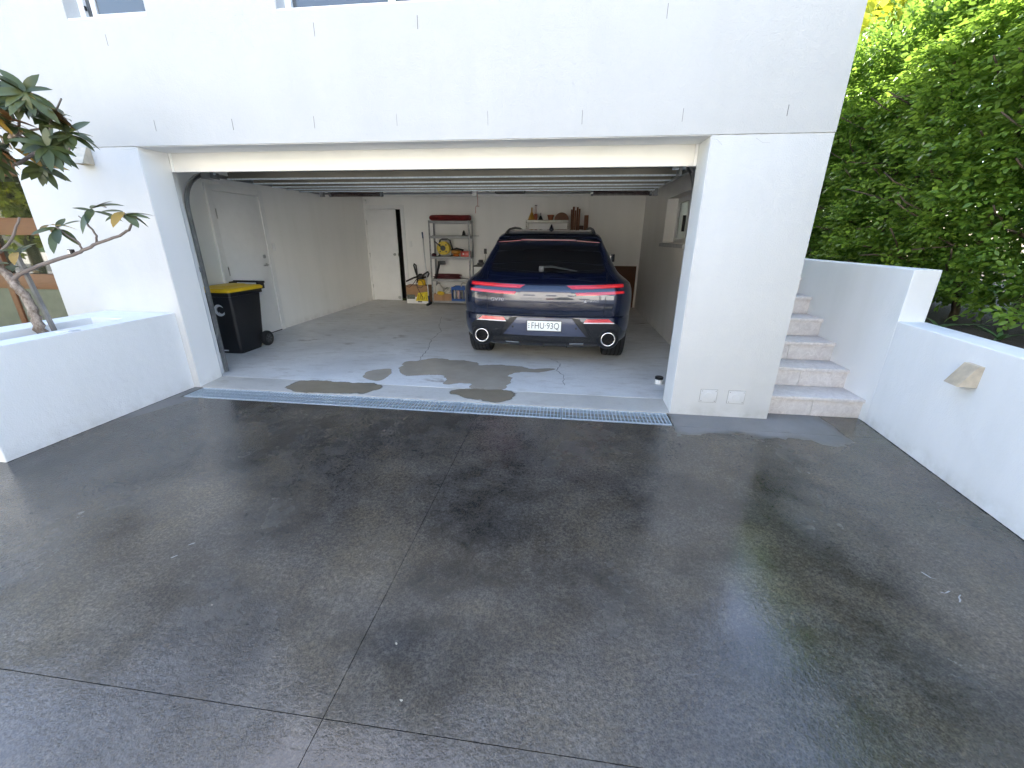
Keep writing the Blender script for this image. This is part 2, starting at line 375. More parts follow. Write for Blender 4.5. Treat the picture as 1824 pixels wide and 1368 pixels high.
# ================================================================== HOUSE
house=thing('house','white rendered two storey house with open double garage and recessed windows','house',(-1.3,0,0))
H0=Vector((-1.3,0,0))
def hp(o):
    o.parent=house; o.matrix_parent_inverse=Matrix.Translation(-H0); return o
def wall_holes(name,m,ax,u0,u1,z0,z1,d0,d1,holes,parent=None):
    us=sorted({u0,u1,*[h[0] for h in holes],*[h[1] for h in holes]}); zs=sorted({z0,z1,*[h[2] for h in holes],*[h[3] for h in holes]})
    def hole(u,z): return any(h[0]<u<h[1] and h[2]<z<h[3] for h in holes)
    def P(u,d,z): return (u,d,z) if ax=='x' else (d,u,z)
    mb=MB(); solid={}
    for i in range(len(us)-1):
        for j in range(len(zs)-1): solid[i,j]=not hole((us[i]+us[i+1])/2,(zs[j]+zs[j+1])/2)
    for (i,j),s in solid.items():
        if not s: continue
        a,b,c,d=us[i],us[i+1],zs[j],zs[j+1]
        for dd in (d0,d1): mb.add([P(a,dd,c),P(b,dd,c),P(b,dd,d),P(a,dd,d)],[(0,1,2,3)])
        if not solid.get((i-1,j)): mb.add([P(a,d0,c),P(a,d1,c),P(a,d1,d),P(a,d0,d)],[(0,1,2,3)])
        if not solid.get((i+1,j)): mb.add([P(b,d0,c),P(b,d1,c),P(b,d1,d),P(b,d0,d)],[(0,1,2,3)])
        if not solid.get((i,j-1)): mb.add([P(a,d0,c),P(b,d0,c),P(b,d1,c),P(a,d1,c)],[(0,1,2,3)])
        if not solid.get((i,j+1)): mb.add([P(a,d0,d),P(b,d0,d),P(b,d1,d),P(a,d1,d)],[(0,1,2,3)])
    me=bpy.data.meshes.new(name); me.from_pydata(mb.v,[],mb.f)
    bm=bmesh.new(); bm.from_mesh(me); bmesh.ops.remove_doubles(bm,verts=list(bm.verts),dist=1e-5); bmesh.ops.recalc_face_normals(bm,faces=list(bm.faces)); bm.to_mesh(me); bm.free()
    o=obj(name,me,m); 
    return hp(o) if parent is None else o
TOP=5.3; BEAM=2.156
wins=[(-3.93,-3.24,3.02,4.45),(-2.18,.35,3.0,4.45)]
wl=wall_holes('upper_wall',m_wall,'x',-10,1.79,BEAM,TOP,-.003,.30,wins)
m_pier=stucco('pier_render_lightened',(.59,.59,.587),.6)  # lighter copy of the facade render, making up for dimmer light below
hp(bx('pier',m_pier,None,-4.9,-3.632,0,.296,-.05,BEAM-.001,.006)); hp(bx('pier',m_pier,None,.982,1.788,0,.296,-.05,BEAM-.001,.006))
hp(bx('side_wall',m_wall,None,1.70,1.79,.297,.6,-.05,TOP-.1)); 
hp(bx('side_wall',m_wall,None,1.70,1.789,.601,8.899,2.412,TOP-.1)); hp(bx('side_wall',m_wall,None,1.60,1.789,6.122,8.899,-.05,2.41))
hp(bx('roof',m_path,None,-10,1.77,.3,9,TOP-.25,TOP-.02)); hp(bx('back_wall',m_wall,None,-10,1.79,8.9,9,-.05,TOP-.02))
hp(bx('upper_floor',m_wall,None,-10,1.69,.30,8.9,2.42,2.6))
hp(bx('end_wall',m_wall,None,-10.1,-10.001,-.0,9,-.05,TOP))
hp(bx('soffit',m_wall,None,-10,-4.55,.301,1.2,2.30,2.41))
# windows upstairs
for (x0,x1,z0,z1),mull in zip(wins,((),(-1.35,-.5))):
    wo=hp(bx('window',m_pane,None,x0+.03,x1-.03,.135,.145,z0+.03,z1-.03))
    fr=MB()
    for a,b,c,d in ((x0+.001,x0+.05,z0+.001,z1-.001),(x1-.05,x1-.001,z0+.001,z1-.001),(x0+.05,x1-.05,z0+.001,z0+.045),(x0+.05,x1-.05,z1-.045,z1-.001)): fr.box(a,b,.11,.16,c,d)
    for q in mull: fr.box(q-.025,q+.025,.112,.158,z0+.045,z1-.045)
    fr.build('frame',m_alu,wo)
    if not mull:
        f2=MB()
        for a,b,c,d in ((x0+.10,x0+.14,z0+.05,z1-.05),(x1-.09,x1-.055,z0+.05,z1-.05),(x0+.14,x1-.09,z0+.05,z0+.08)): f2.box(a,b,.122,.152,c,d)
        f2.build('sash',m_alu,wo); MB().box(x0+.062,x0+.07,.10,.115,z0+.10,z0+.13).build('latch',m_dark,wo)
    MB().box(x0+.001,x1-.001,.001,.109,z0+.0005,z0+.012).build('sill',m_trim,wo)
    hp(MB().box(x0-.2,x1+.2,.6,.62,z0-.2,z1+.2).build('blind',simple('pale_blind',(.45,.43,.40),.8),None))
# weep slots (thin proud boxes, the gaps' shade put in as dark colour)
slot_me=MB().box(-.0028,.0028,-.0018,.004,-.045,.045).mesh('weep_slot')
slot_me.materials.append(simple('weep_shadow',(.20,.20,.195),.9))
for x,z in [(-3.4,2.30),(-2.704,2.294),(-2.006,2.294),(-1.333,2.295),(-.629,2.29),(.064,2.281),(.764,2.279),(1.452,2.29),(-3.635,2.881),(-1.909,2.877),(-1.126,2.886),(.582,2.873),(-.25,2.88),(1.30,2.876)]:
    if (x,z) in ((-.25,2.88),(1.30,2.876)): continue
    o=obj('weep_slot',slot_me,None); o.location=Vector((x,-.003,z)); o.rotation_euler=(0,R(random.uniform(-1.5,1.5)),0); o.scale=(random.uniform(.35,.9),1,random.uniform(.7,1.1)); o.parent=wl
# shrinkage crack where pier meets beam
def crackline(x0,x1,z,y=-.002):
    P=[];x=x0
    while x<x1: P.append((x,y,z+mnoise.noise(Vector((x*14,z,1)))*.004+random.uniform(-.0012,.0012))); x+=.012
    hp(MB().tube(P,[.0012*random.uniform(.5,1.3) for _ in P],4).build('crack',m_crack))
crackline(.99,1.785,BEAM-.002,-.0005); crackline(-4.85,-3.64,BEAM-.002,-.0005)
for pts in ([(.985,2.13),(1.02,2.125),(1.05,2.10),(1.06,2.09)],[(1.28,2.13),(1.33,2.10),(1.38,2.098)],[(-3.64,2.14),(-3.7,2.135),(-3.78,2.138)]):
    hp(MB().tube([(x,-.0002,z) for x,z in pts],.0008,4).build('crack',m_crack))
m_rev=stucco('reveal_brightened',(.86,.86,.855),.3)  # added thin lining, coloured brighter to cancel the shade on the jambs
hp(bx('bright_lining',m_rev,None,-3.6315,-3.6285,.004,.284,.0,BEAM-.006)); hp(bx('bright_lining',m_rev,None,.9785,.9815,.004,.284,.0,BEAM-.006)); hp(bx('bright_lining',m_rev,None,-3.628,.978,.004,.284,BEAM-.005,BEAM-.002))
# header board above the garage door
hp(bx('header_board',m_header,None,-3.60,.955,.29,.325,2.0,2.153,.003))
hp(bx('header_trim',m_trim,None,-3.628,-3.602,.285,.325,1.999,2.153,.002)); hp(bx('header_trim',m_trim,None,.957,.978,.285,.325,1.999,2.153,.002))
hp(bx('lintel',m_gwall,None,-4.5,1.53,.326,.42,2.06,2.41))
# cable cover plates on right pier
for x0 in (1.208,1.435):
    p=hp(bx('cover_plate',m_pier,None,x0,x0+.135,-.006,-.0005,.128,.242,.003))
    MB().box(x0-.003,x0+.138,-.0025,-.0004,.125,.245).build('rim',m_crack,p)
    MB().lathe([(.032,-.009),(.034,-.0055)],x0+.067,0,.185,20,'y').build('cap',m_pier,p)
    for dx in (.012,.123):
        for dz in (.012,.102): MB().lathe([(.0045,-.0075),(.0045,-.005)],x0+dx,0,.128+dz,8,'y').build('screw',m_crack,p)
# ---- garage interior
gy1=5.92
wall_holes('garage_side_wall',m_gwall,'y',.6,gy1+.2,-.05,2.41,1.54,1.79,[(2.45,3.80,1.40,2.05)])
hp(bx('garage_side_wall',m_gwall,None,1.5405,1.699,.298,.599,-.05,2.41))
hp(bx('garage_side_wall',m_gwall,None,-4.655,-4.535,.298,gy1+.2,-.05,2.41))
hp(bx('nib_wall',m_gwall,None,-4.534,-3.70,.326,.40,-.05,2.41)); hp(bx('nib_wall',m_gwall,None,1.05,1.539,.326,.40,-.05,2.059))
wall_holes('garage_back_wall',m_gwall,'x',-4.6,1.60,-.05,2.41,gy1,gy1+.12,[(-4.5,-3.69,-.04,2.03)])
hp(bx('bulkhead',m_gwall,None,.42,1.539,5.82,gy1-.001,.023,2.329))
hp(bx('ceiling',m_ceil,None,-4.534,1.539,.421,gy1-.001,2.33,2.40))
hp(bx('cornice',m_trim,None,-4.533,.419,5.86,gy1-.002,2.27,2.329)); hp(bx('cornice',m_trim,None,1.48,1.538,.43,5.818,2.27,2.329))
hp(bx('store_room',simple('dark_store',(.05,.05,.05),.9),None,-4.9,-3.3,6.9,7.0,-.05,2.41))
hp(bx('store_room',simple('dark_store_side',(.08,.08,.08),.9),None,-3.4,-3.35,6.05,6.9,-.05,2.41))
# back store door, slid a little open
sd=hp(bx('door',m_door,None,-4.498,-3.815,5.925,5.96,.03,2.025,.002))
MB().lathe([(.012,-.0),(.012,-.03),(.03,-.035),(.032,-.05),(.022,-.065)],-3.885,5.925,1.07,18,'y').build('knob',m_steel,sd,smooth='auto')
MB().box(-3.823,-3.8145,5.918,5.94,1.03,1.11).build('latch_plate',m_steel,sd)
MB().lathe([(.035,0),(.035,-.006)],-3.87,5.925,.10,16,'y').build('floor_guide',m_steel,sd)
for z in (.35,1.05,1.75): MB().tube([(-4.497,5.919,z-.05),(-4.497,5.919,z+.05)],.007,8).build('hinge',m_steel,sd)
ar=MB(); ar.box(-4.533,-4.501,5.90,gy1-.001,.023,2.11); ar.box(-3.689,-3.61,5.90,gy1-.001,.023,2.11); ar.box(-4.501,-3.689,5.90,gy1-.001,2.031,2.11)
hp(ar.build('architrave',m_trim))
hp(bx('alarm_sensor',m_trim,None,-4.51,-4.45,5.85,gy1-.003,2.14,2.22,.012))
hp(bx('light_switch',m_trim,None,-3.54,-3.47,5.91,gy1-.001,1.24,1.36,.004))
hp(bx('light_switch',m_trim,None,-4.534,-4.524,2.68,2.75,1.23,1.345,.003))
# side door to the house
dl=hp(bx('door',m_door,None,-4.5345,-4.512,1.70,2.54,.035,1.99,.002))
ar=MB(); ar.box(-4.5348,-4.505,1.61,1.695,.023,2.075,.004); ar.box(-4.5348,-4.505,2.545,2.63,.023,2.075,.004); ar.box(-4.5348,-4.505,1.6955,2.5445,1.995,2.075,.004)
hp(ar.build('architrave',m_trim))
MB().lathe([(.028,0),(.028,.008),(.02,.014)],-4.512,2.44,1.16,20,'x').build('lock',m_steel,dl,smooth='auto')
h=MB(); h.lathe([(.022,0),(.022,.01)],-4.512,2.455,1.04,18,'x'); h.tube([(-4.505,2.455,1.04),(-4.47,2.455,1.04),(-4.465,2.44,1.04),(-4.465,2.34,1.035)],.009,8); h.build('handle',m_steel,dl,smooth='auto')
for z in (1.72,1.0,.3): MB().box(-4.5115,-4.506,1.699,1.715,z-.06,z+.06).build('hinge',m_steel,dl)
hp(bx('door_threshold',m_dark,None,-4.533,-4.508,1.70,2.54,.0225,.034))
# side window in garage
gw=hp(bx('window',m_frost,None,1.725,1.731,2.52,3.72,1.47,1.98))
fr=MB()
for a,b,c,d in ((2.451,2.52,1.401,2.049),(3.72,3.799,1.401,2.049),(2.52,3.72,1.401,1.47),(2.52,3.72,1.98,2.049),(3.08,3.16,1.47,1.98)): fr.box(1.70,1.75,a,b,c,d)
fr.build('frame',m_alu,gw); MB().box(1.66,1.699,3.20,3.23,1.56,1.78).build('handle',m_black,gw)
hp(MB().prism([(1.50,1.34),(1.50,1.385),(1.60,1.399),(1.545,1.399),(1.539,1.34)],'y',2.40,3.85).build('sill',simple('sill_paint',(.55,.56,.57),.7),None))
# timber framed glazing in the recess on the left
tg=hp(bx('window',m_glass('dark_garden_glass',(.03,.035,.025)),None,-9.9,-4.95,1.03,1.04,.05,2.28))
def tb(x0,x1,z0,z1,y0=.99,y1=1.07): return MB().box(x0,x1,y0,y1,z0,z1,.004).build('frame',m_timber,tg,smooth='auto')
tb(-9.9,-4.93,2.08,2.295); tb(-9.9,-4.93,1.44,1.635); tb(-9.9,-4.93,.80,.985); tb(-9.9,-4.93,-.04,.12)
for x in (-5.6,-7.0,-8.3,-9.8): tb(x-.04,x+.04,.121,2.079,.985,1.065)
for x0,x1 in ((-5.558,-4.95),(-6.958,-5.642),(-8.258,-7.042)):
    MB().box(x0,x1,1.005,1.028,.121,.799).build('panel',simple('green_grey_panel',(.12,.125,.095),.4),tg)
hp(bx('recess_wall',m_wall,None,-4.9,-4.66,.297,1.2,-.05,2.299))

# ================================================================== open sectional garage door overhead
gd=thing('garage_door','open sectional garage door stored overhead with steel struts, tracks and springs','garage door',(-1.3,1.6,2.06))
G0=Matrix.Translation((1.3,-1.6,-2.06))
def gp(o): o.parent=gd; o.matrix_parent_inverse=G0; return o
pm=simple('door_panel_inside',(.045,.04,.035),.5,var=.08)
for i in range(5): gp(bx('panel',pm,None,-3.6,.95,.47+i*.46,.47+i*.46+.452,2.085,2.125,.004))
for i,y in enumerate((.95,1.33,1.66,1.93,2.2)):
    mb=MB(); mb.box(-3.62,1.03,y,y+.004,2.018,2.084); mb.box(-3.62,1.03,y+.004,y+.05,2.078,2.084)
    st_=gp(mb.build('strut',m_strut)); lp=MB().box(-3.62,1.03,y-.022,y-.0005,2.012,2.026).build('lit_lip',m_galv,st_); lp.matrix_parent_inverse=Matrix()  # paler lip stands in for the lit lower edge of the darkened strut
gp(MB().box(-3.58,.93,.44,.47,2.06,2.10).build('bottom_seal',m_dark))
for xs in (-3.692,1.03):
    s=1 if xs<0 else -1
    path=[(xs,.43,.03),(xs,.43,1.70)]+[(xs,.43+.34*(1-math.cos(a)),1.70+.34*math.sin(a)) for a in [R(10*k) for k in range(1,10)]]+[(xs,2.9,2.06)]
    mb=MB()
    vs=[];fs=[]
    sec=[(-.02,-.012),(.02,-.012),(.02,.012),(.012,.012),(.012,-.004),(-.012,-.004),(-.012,.012),(-.02,.012)]
    for i,p in enumerate(path):
        p=Vector(p); t=(Vector(path[min(i+1,len(path)-1)])-Vector(path[max(0,i-1)])).normalized(); nn=Vector((1,0,0)).cross(t)
        for u,w in sec: vs.append(p+Vector((s,0,0))*w*.9+nn*u*.9)
    for i in range(len(path)-1):
        for k in range(8): fs.append((i*8+k,i*8+(k+1)%8,i*8+8+(k+1)%8,i*8+8+k))
    mb.add(vs,fs); gp(mb.build('track',m_track))
    for z in (.4,1.1): gp(MB().box(xs-.012,xs+.012,.401,.418,z,z+.05).build('bracket',m_track))
    gp(MB().box(xs-.02+.05*s,xs+.02+.11*s,.64,.76,1.99,2.05).build('hinge_bracket',m_track))
    gp(MB().tube([(xs+.03*s,.70,2.04),(xs+.14*s,.70,2.04)],.012,8).build('roller',m_galv))
gp(MB().tube([(-3.55,2.62,2.03),(1.12,2.62,2.03)],.0125,10).build('shaft',m_track))
sm=simple('spring_steel_painted',(.05,.018,.016),.4,.3)
for a,b in ((-3.42,-2.65),(.30,1.06)):
    P=[(a+(b-a)*k/420,2.62+.034*math.cos(k*.75),2.03+.034*math.sin(k*.75)) for k in range(421)]
    gp(MB().tube(P,.0045,4).build('spring',sm))
    for e in (a,b): gp(MB().lathe([(.042,-.015),(.042,.015)],e,2.62,2.03,14,'x').build('spring_cone',m_track))
for x in (-3.55,-1.3,1.12): gp(MB().box(x-.03,x+.03,2.60,2.64,1.99,2.325).build('bracket',m_track))
gp(MB().box(-1.0,-.6,2.5,2.64,2.02,2.07,.01).build('opener_rail_end',m_black))

# ================================================================== drain grates
xs=[-3.585,-2.855,-1.885,-.915,.028,.947]
lab=['short galvanised drain grate at the planter end of the channel','galvanised drain grate, second from the planter','galvanised drain grate in the middle of the channel','galvanised drain grate, second from the right garage pier','galvanised drain grate at the foot of the right garage pier']
bar=MB().box(-.0036,.0036,-.226,-.021,-.012,-.001).mesh('bar'); bar.materials.append(m_galv)
for i in range(5):
    a,b=xs[i]+.003,xs[i+1]-.003
    t=thing('drain_grate',lab[i],'drain grate',((a+b)/2,0,0),0,'drain grates across the garage mouth'); cx=(a+b)/2
    fr=MB()
    for q in ((a-cx,b-cx,-.244,-.226),(a-cx,b-cx,-.021,-.006),(a-cx,a-cx+.007,-.226,-.021),(b-cx-.007,b-cx,-.226,-.021)): fr.box(q[0],q[1],q[2],q[3],-.03,.001)
    fr.build('frame',m_galv,t)
    n=int((b-a)/.031)
    for k in range(1,n):
        o=obj('bar',bar,None,t); o.location=(a-cx+(b-a)*k/n,0,0)
    for y in (-.16,-.085): MB().tube([(a-cx+.006,y,-.006),(b-cx-.006,y,-.006)],.003,6).build('cross_rod',m_galv,t)

# ================================================================== planter, retaining wall, steps
X0,X1,Y0,Y1,ZT=-4.45,-3.69,-1.5,-.0015,.757; a0,a1,b0,b1=-4.20,-3.88,-1.32,-.33
# plain clean version: outer shell with a rectangular well
pl=MB()
O=[(X0,Y0),(X1,Y0),(X1,Y1),(X0,Y1)]; I=[(a0,b0),(a1,b0),(a1,b1),(a0,b1)]
pl.add([(x,y,-.05) for x,y in O]+[(x,y,ZT) for x,y in O]+[(x,y,ZT) for x,y in I]+[(x,y,.5) for x,y in I],
   [(i,(i+1)%4,4+(i+1)%4,4+i) for i in range(4)]+[(4+i,4+(i+1)%4,8+(i+1)%4,8+i) for i in range(4)]+[(8+i,8+(i+1)%4,12+(i+1)%4,12+i) for i in range(4)])
pt=thing('planter','white rendered raised planter box at the left of the driveway','planter',(-4.07,-.75,0))
def pp(o,root,loc): o.parent=root; o.matrix_parent_inverse=Matrix.Translation(-Vector(loc)); return o
w=pl.build('wall',m_lowwall); pp(w,pt,(-4.07,-.75,0))
bvm=w.modifiers.new('bevel','BEVEL'); bvm.width=.006; bvm.segments=2
pp(bx('soil',m_soil,None,a0+.001,a1-.001,b0+.001,b1-.001,.5,.57),pt,(-4.07,-.75,0))
tag(bx('loose_tile',m_trim,None,-3.80,-3.745,-.90,-.83,ZT+.0005,ZT+.010,.002),'small white tile lying on the rim of the planter','tile')
tag(bx('loose_tile',simple('grey_tile',(.5,.51,.53),.6),None,-3.735,-3.70,-.86,-.80,ZT+.0005,ZT+.005),'thin grey offcut beside the white tile on the planter rim','tile')

rw=thing('retaining_wall','white rendered stepped retaining wall below the hedge, beside the granite steps','wall',(2.6,0,0))
# plan line of its face: (2.60,.14) to (2.43,-1.45), carried on past the frame
def fx(y): return 2.60+ (y-.14)*.107 if y<.14 else 2.60
low=MB(); pts=[(-7.5),(.045)]
low.add([(fx(y)+dx,y,z) for y in (-7.5,.0449) for dx in (0,.20) for z in (-.05,.865)],
   [(0,1,3,2),(4,6,7,5),(0,4,5,1),(2,3,7,6),(1,5,7,3),(0,2,6,4)])
a=low.build('wall',m_lowwall); pp(a,rw,(2.6,0,0)); q=a.modifiers.new('b','BEVEL'); q.width=.005; q.segments=2
hi=MB().add([(fx(y)+dx,y,z) for y in (.045,7.5) for dx in (0.0005,.19) for z in (-.05,1.255)],
   [(0,1,3,2),(4,6,7,5),(0,4,5,1),(2,3,7,6),(1,5,7,3),(0,2,6,4)])
a=hi.build('wall',m_lowwall); pp(a,rw,(2.6,0,0)); q=a.modifiers.new('b','BEVEL'); q.width=.005; q.segments=2
bed=bx('garden_bed',m_soil,None,2.58,12,-8,14,-.05,.80); bed.location.x=.2; struct(bed)

st=thing('staircase','pink granite steps climbing between the house corner and the retaining wall','stairs',(2.2,.1,0))
rise=.178; y0=.13
for i in range(9):
    y=y0+i*.285; z=i*rise
    for (u0,u1) in ((1.7915,2.195),(2.198,2.599)):
        pp(bx('riser',m_granite,None,u0,u1,y,y+.02,z+.001,z+rise-.031,.001),st,(2.2,.1,0))
    pp(bx('tread',m_granite,None,1.7915,2.5985,y-.022,y+.306,z+rise-.030,z+rise,.006),st,(2.2,.1,0))
    pp(bx('core',m_path,None,1.7915,2.598,y+.021,y+.30,z-.17 if i else -.05,z+rise-.031),st,(2.2,.1,0))

# wall lights: folded stainless wedges
m_lampsteel=simple('weathered_stainless',(.56,.48,.37),.42,.4,var=.15,nscale=20)
m_led=simple('lamp_diffuser',(.55,.50,.38),.4)
def wedge(root,nrm_axis):
    # local frame: x outwards from wall, y along wall, z up; wider and deeper at the bottom
    mb=MB().add([(0,-.055,.065),(0,.055,.065),(0.03,-.055,.065),(0.03,.055,.065),(0,-.055,-.065),(0,.055,-.065),(.10,-.055,-.065),(.10,.055,-.065)],
      [(0,1,3,2),(2,3,7,6),(0,2,6,4),(1,5,7,3),(0,4,5,1)])
    mb.build('shell',m_lampsteel,root); MB().add([(.005,-.05,-.058),(.09,-.05,-.058),(.09,.05,-.058),(.005,.05,-.058)],[(0,1,2,3)]).build('diffuser',m_led,root)
    MB().lathe([(.004,0),(.004,.003)],.04,-.0555,-.04,8,'y').build('screw',m_dark,root)
wr=thing('wall_light','wedge shaped stainless steel wall light on the retaining wall','wall light',(fx(-.77)-.001,-.77,.69),math.pi-.1); wedge(wr,0)
wl2=thing('wall_light','wedge shaped metal wall light half behind magnolia leaves','wall light',(-4.13,-.001,2.085),-math.pi/2); wedge(wl2,0)

# ================================================================== recycling bin
bn=thing('recycling_bin','black wheelie bin with yellow lid beside the white side door','bin',(-4.27,1.13,.023),0)
def loft(secs, cap=True, n=None):
    k=len(secs[0]); mb=MB(); fs=[]
    for i in range(len(secs)-1):
        for j in range(k): fs.append((i*k+j,i*k+(j+1)%k,(i+1)*k+(j+1)%k,(i+1)*k+j))
    if cap: fs.append(tuple(range(k-1,-1,-1))); fs.append(tuple((len(secs)-1)*k+j for j in range(k)))
    return mb.add([p for s in secs for p in s],fs)
def rrect(x0,x1,y0,y1,z,r,n=4):
    P=[]
    for cx,cy,a0 in ((x1-r,y0+r,-90),(x1-r,y1-r,0),(x0+r,y1-r,90),(x0+r,y0+r,180)):
        for k in range(n+1):
            a=R(a0+90*k/n); P.append((cx+r*math.cos(a),cy+r*math.sin(a),z))
    return P
bb=loft([rrect(-.195,.195,.0,.38,.0,.04),rrect(-.20,.20,-.005,.40,.05,.04),rrect(-.205,.205,-.012,.42,.06,.04),rrect(-.225,.225,-.035,.50,.72,.035),rrect(-.24,.24,-.05,.53,.725,.03),rrect(-.24,.24,-.05,.53,.775,.03)])
bb.build('body',m_black,bn,smooth='auto')
m_yel=simple('yellow_plastic',(.78,.50,.012),.38,var=.05,bump=.04)
ld=loft([rrect(-.25,.25,-.07,.54,.776,.035),rrect(-.252,.252,-.072,.55,.80,.035),rrect(-.235,.235,-.055,.53,.822,.05),rrect(-.16,.16,.02,.44,.826,.10),rrect(-.14,.14,.04,.42,.842,.10),rrect(-.10,.10,.08,.36,.846,.08)])
lid=ld.build('lid',m_yel,bn,smooth='auto'); MB().box(-.09,.09,-.092,-.072,.785,.80,.005).build('grip',m_yel,lid,smooth='auto')
MB().tube([(-.225,.60,.845),(.225,.60,.845)],.014,10).build('handle',m_black,bn,smooth='auto')
for x in (-.20,.20): MB().box(x-.02,x+.02,.50,.605,.76,.848,.008).build('handle_bracket',m_black,bn,smooth='auto')
for x in (-.225,.225):
    w=MB().lathe([(.04,-.028),(.095,-.028),(.102,-.015),(.102,.015),(.095,.028),(.04,.028)],x,.455,.103,28,'x').build('wheel',m_dark,bn,smooth='auto')
    MB().lathe([(.062,-.031),(.062,.031)],x,.455,.103,20,'x').build('rim',simple('bin_rim',(.03,.03,.032),.5),w)
    for k in range(6):
        a=R(60*k); s=1 if x>0 else -1
        MB().tube([(x+s*.0325,.455+.015*math.cos(a),.103+.015*math.sin(a)),(x+s*.0325,.455+.055*math.cos(a),.103+.055*math.sin(a))],.006,5).build('spoke',simple('bin_spoke',(.08,.08,.085),.5),w)
MB().tube([(-.24,.455,.103),(.24,.455,.103)],.011,8).build('axle',m_steel,bn)
# white wave emblem on the front: crescent with a curling tip, slightly proud of the plastic
def crescent(cx,cz,r,a0,a1,w,ny=-.0):
    vs=[];fs=[];n=26
    for k in range(n+1):
        t=k/n; a=R(a0+(a1-a0)*t); ww=w*math.sin(math.pi*min(1,max(.04,t)))**.7
        for q in (r-ww,r+ww*.6):
            x=cx+q*math.cos(a); z=cz+q*math.sin(a); y=-.012-.023*(z-.06)/.66-.0015
            vs.append((x,y,z))
        if k: fs.append((2*k-2,2*k-1,2*k+1,2*k))
    return MB().add(vs,fs)
m_decal=simple('white_decal',(.62,.66,.70),.5,var=.1,bump=0)
e=crescent(.045,.557,.062,35,345,.026); e.v=[v for v in e.v]; e.build('emblem',m_decal,bn)
crescent(.070,.542,.040,185,330,.012).build('emblem',m_decal,bn)
for k in range(3): crescent(.040,.557,.04-.008*k,110+10*k,205,.003).build('emblem',simple('decal_line',(.05,.05,.06),.5,bump=0),bn)
MB().box(-.10,.02,-.0085,-.0065,.03,.045).build('reflective_strip',m_decal,bn)

# ================================================================== car
car=thing('parked_car','dark navy blue SUV parked in the garage, seen from behind','car',(-.205,1.0,.0225))
#        z     W     yr    yf
PROF=[(.24,.80,.20,4.30),(.30,.88,.10,4.50),(.37,.925,.045,4.60),(.45,.94,.015,4.66),(.55,.945,.0,4.69),(.615,.945,.006,4.69),(.63,.945,.034,4.69),
      (.70,.948,.018,4.68),(.78,.95,.012,4.66),(.86,.947,.020,4.60),(.92,.938,.036,4.45),(.97,.922,.060,4.25),(.995,.895,.085,4.05),(1.02,.862,.125,3.75),(1.06,.808,.170,3.55),
      (1.10,.772,.205,3.42),(1.18,.725,.255,3.25),(1.27,.68,.325,3.02),(1.34,.64,.385,2.82),(1.38,.62,.42,2.72),(1.41,.605,.43,2.63),(1.44,.59,.445,2.55),(1.47,.57,.52,2.45),(1.50,.535,.68,2.32),(1.525,.475,.95,2.15),(1.54,.38,1.2,1.95),(1.546,.20,1.4,1.8)]
_z=np.array([p[0] for p in PROF])
def prof(z): return [float(np.interp(z,_z,np.array([p[k] for p in PROF]))) for k in (1,2,3)]
CR=.05
def crad(z): return float(np.interp(z,[.24,.6,1.0,1.1,1.4,1.6],[.26,.24,.22,.16,.10,.06]))
def rear(x,z):
    Wd,yr,yf=prof(z); r=crad(z); ax=abs(x)
    if ax<=Wd-r: return yr+CR*(ax/(Wd-r))**2
    q=min(.999,(ax-(Wd-r))/r); return yr+CR+r*(1-math.sqrt(1-q*q))
def outline(z):
    Wd,yr,yf=prof(z); r=crad(z); P=[]
    for k in range(15): 
        x=(Wd-r)*k/14; P.append((x,yr+CR*(k/14)**2))
    for k in range(1,11):
        a=R(9*k); P.append((Wd-r+r*math.sin(a),yr+CR+r*(1-math.cos(a))))
    ys=yr+CR+r; ye=yf-.35
    for k in range(1,24):
        t=k/24; P.append((Wd*(1+.012*math.sin(math.pi*t)-.03*max(0,t-.6)),ys+(ye-ys)*t))
    We=Wd*.985
    for k in range(0,11):
        a=R(9*k); P.append(((We-.3)+.3*math.cos(a) if We>.3 else We*math.cos(a),ye+.35*math.sin(a)))
    P.append((0,yf))
    return P+[(-x,y) for x,y in P[-2:0:-1]]
zs=sorted(set([p[0] for p in PROF]+[.26,.34,.41,.5,.58,.66,.74,.82,.89,.945,1.14,1.22,1.31]))
body=loft([[(x,y,z) for x,y in outline(z)] for z in zs])
bme=body.mesh('body',True)
bo=bpy.data.objects.new('body',bme); C.objects.link(bo)
RW=[(sx*.86,yc) for sx in (-1,1) for yc in (.84,3.72)]
cut=MB()
for sx in (-1,1):
    for yc in (.84,3.72): cut.lathe([(.385,-.26),(.385,.26)],sx*.88,yc,.355,40,'x')
cme=cut.mesh('cut'); co=bpy.data.objects.new('cut',cme); C.objects.link(co)
bmod=bo.modifiers.new('b','BOOLEAN'); bmod.object=co; bmod.operation='DIFFERENCE'; bmod.solver='EXACT'
dg=bpy.context.evaluated_depsgraph_get(); nm=bpy.data.meshes.new_from_object(bo.evaluated_get(dg))
bpy.data.objects.remove(bo); bpy.data.objects.remove(co)
a=NT('navy_car_paint'); fl=a.vor(900,out='Color'); 
m_paint=a.set((.004,.007,.026),.25,.35,None,Coat_Weight=.9,Coat_Roughness=.02,Coat_IOR=1.6)
nm.materials.clear(); nm.name='body'
for p in nm.polygons: p.use_smooth=True
nm.set_sharp_from_angle(angle=R(28))
cbody=obj('body',nm,m_paint,car)
m_cglass=NT('tinted_car_glass').set((.006,.006,.007),.03,0,None,Coat_Weight=.5,Coat_Roughness=.02)
m_clad=NT('bumper_mesh_cladding'); _v=m_clad.vor(42,vec=m_clad.scaled((1,.3,1.6)),feature='DISTANCE_TO_EDGE')
m_clad=m_clad.set((.018,.019,.022),.38,0,m_clad.bump(m_clad.ramp(_v,[(0,1),(.12,0)]),.8,.01))
m_dclad=simple('dark_cladding',(.012,.012,.014),.45,var=.1)
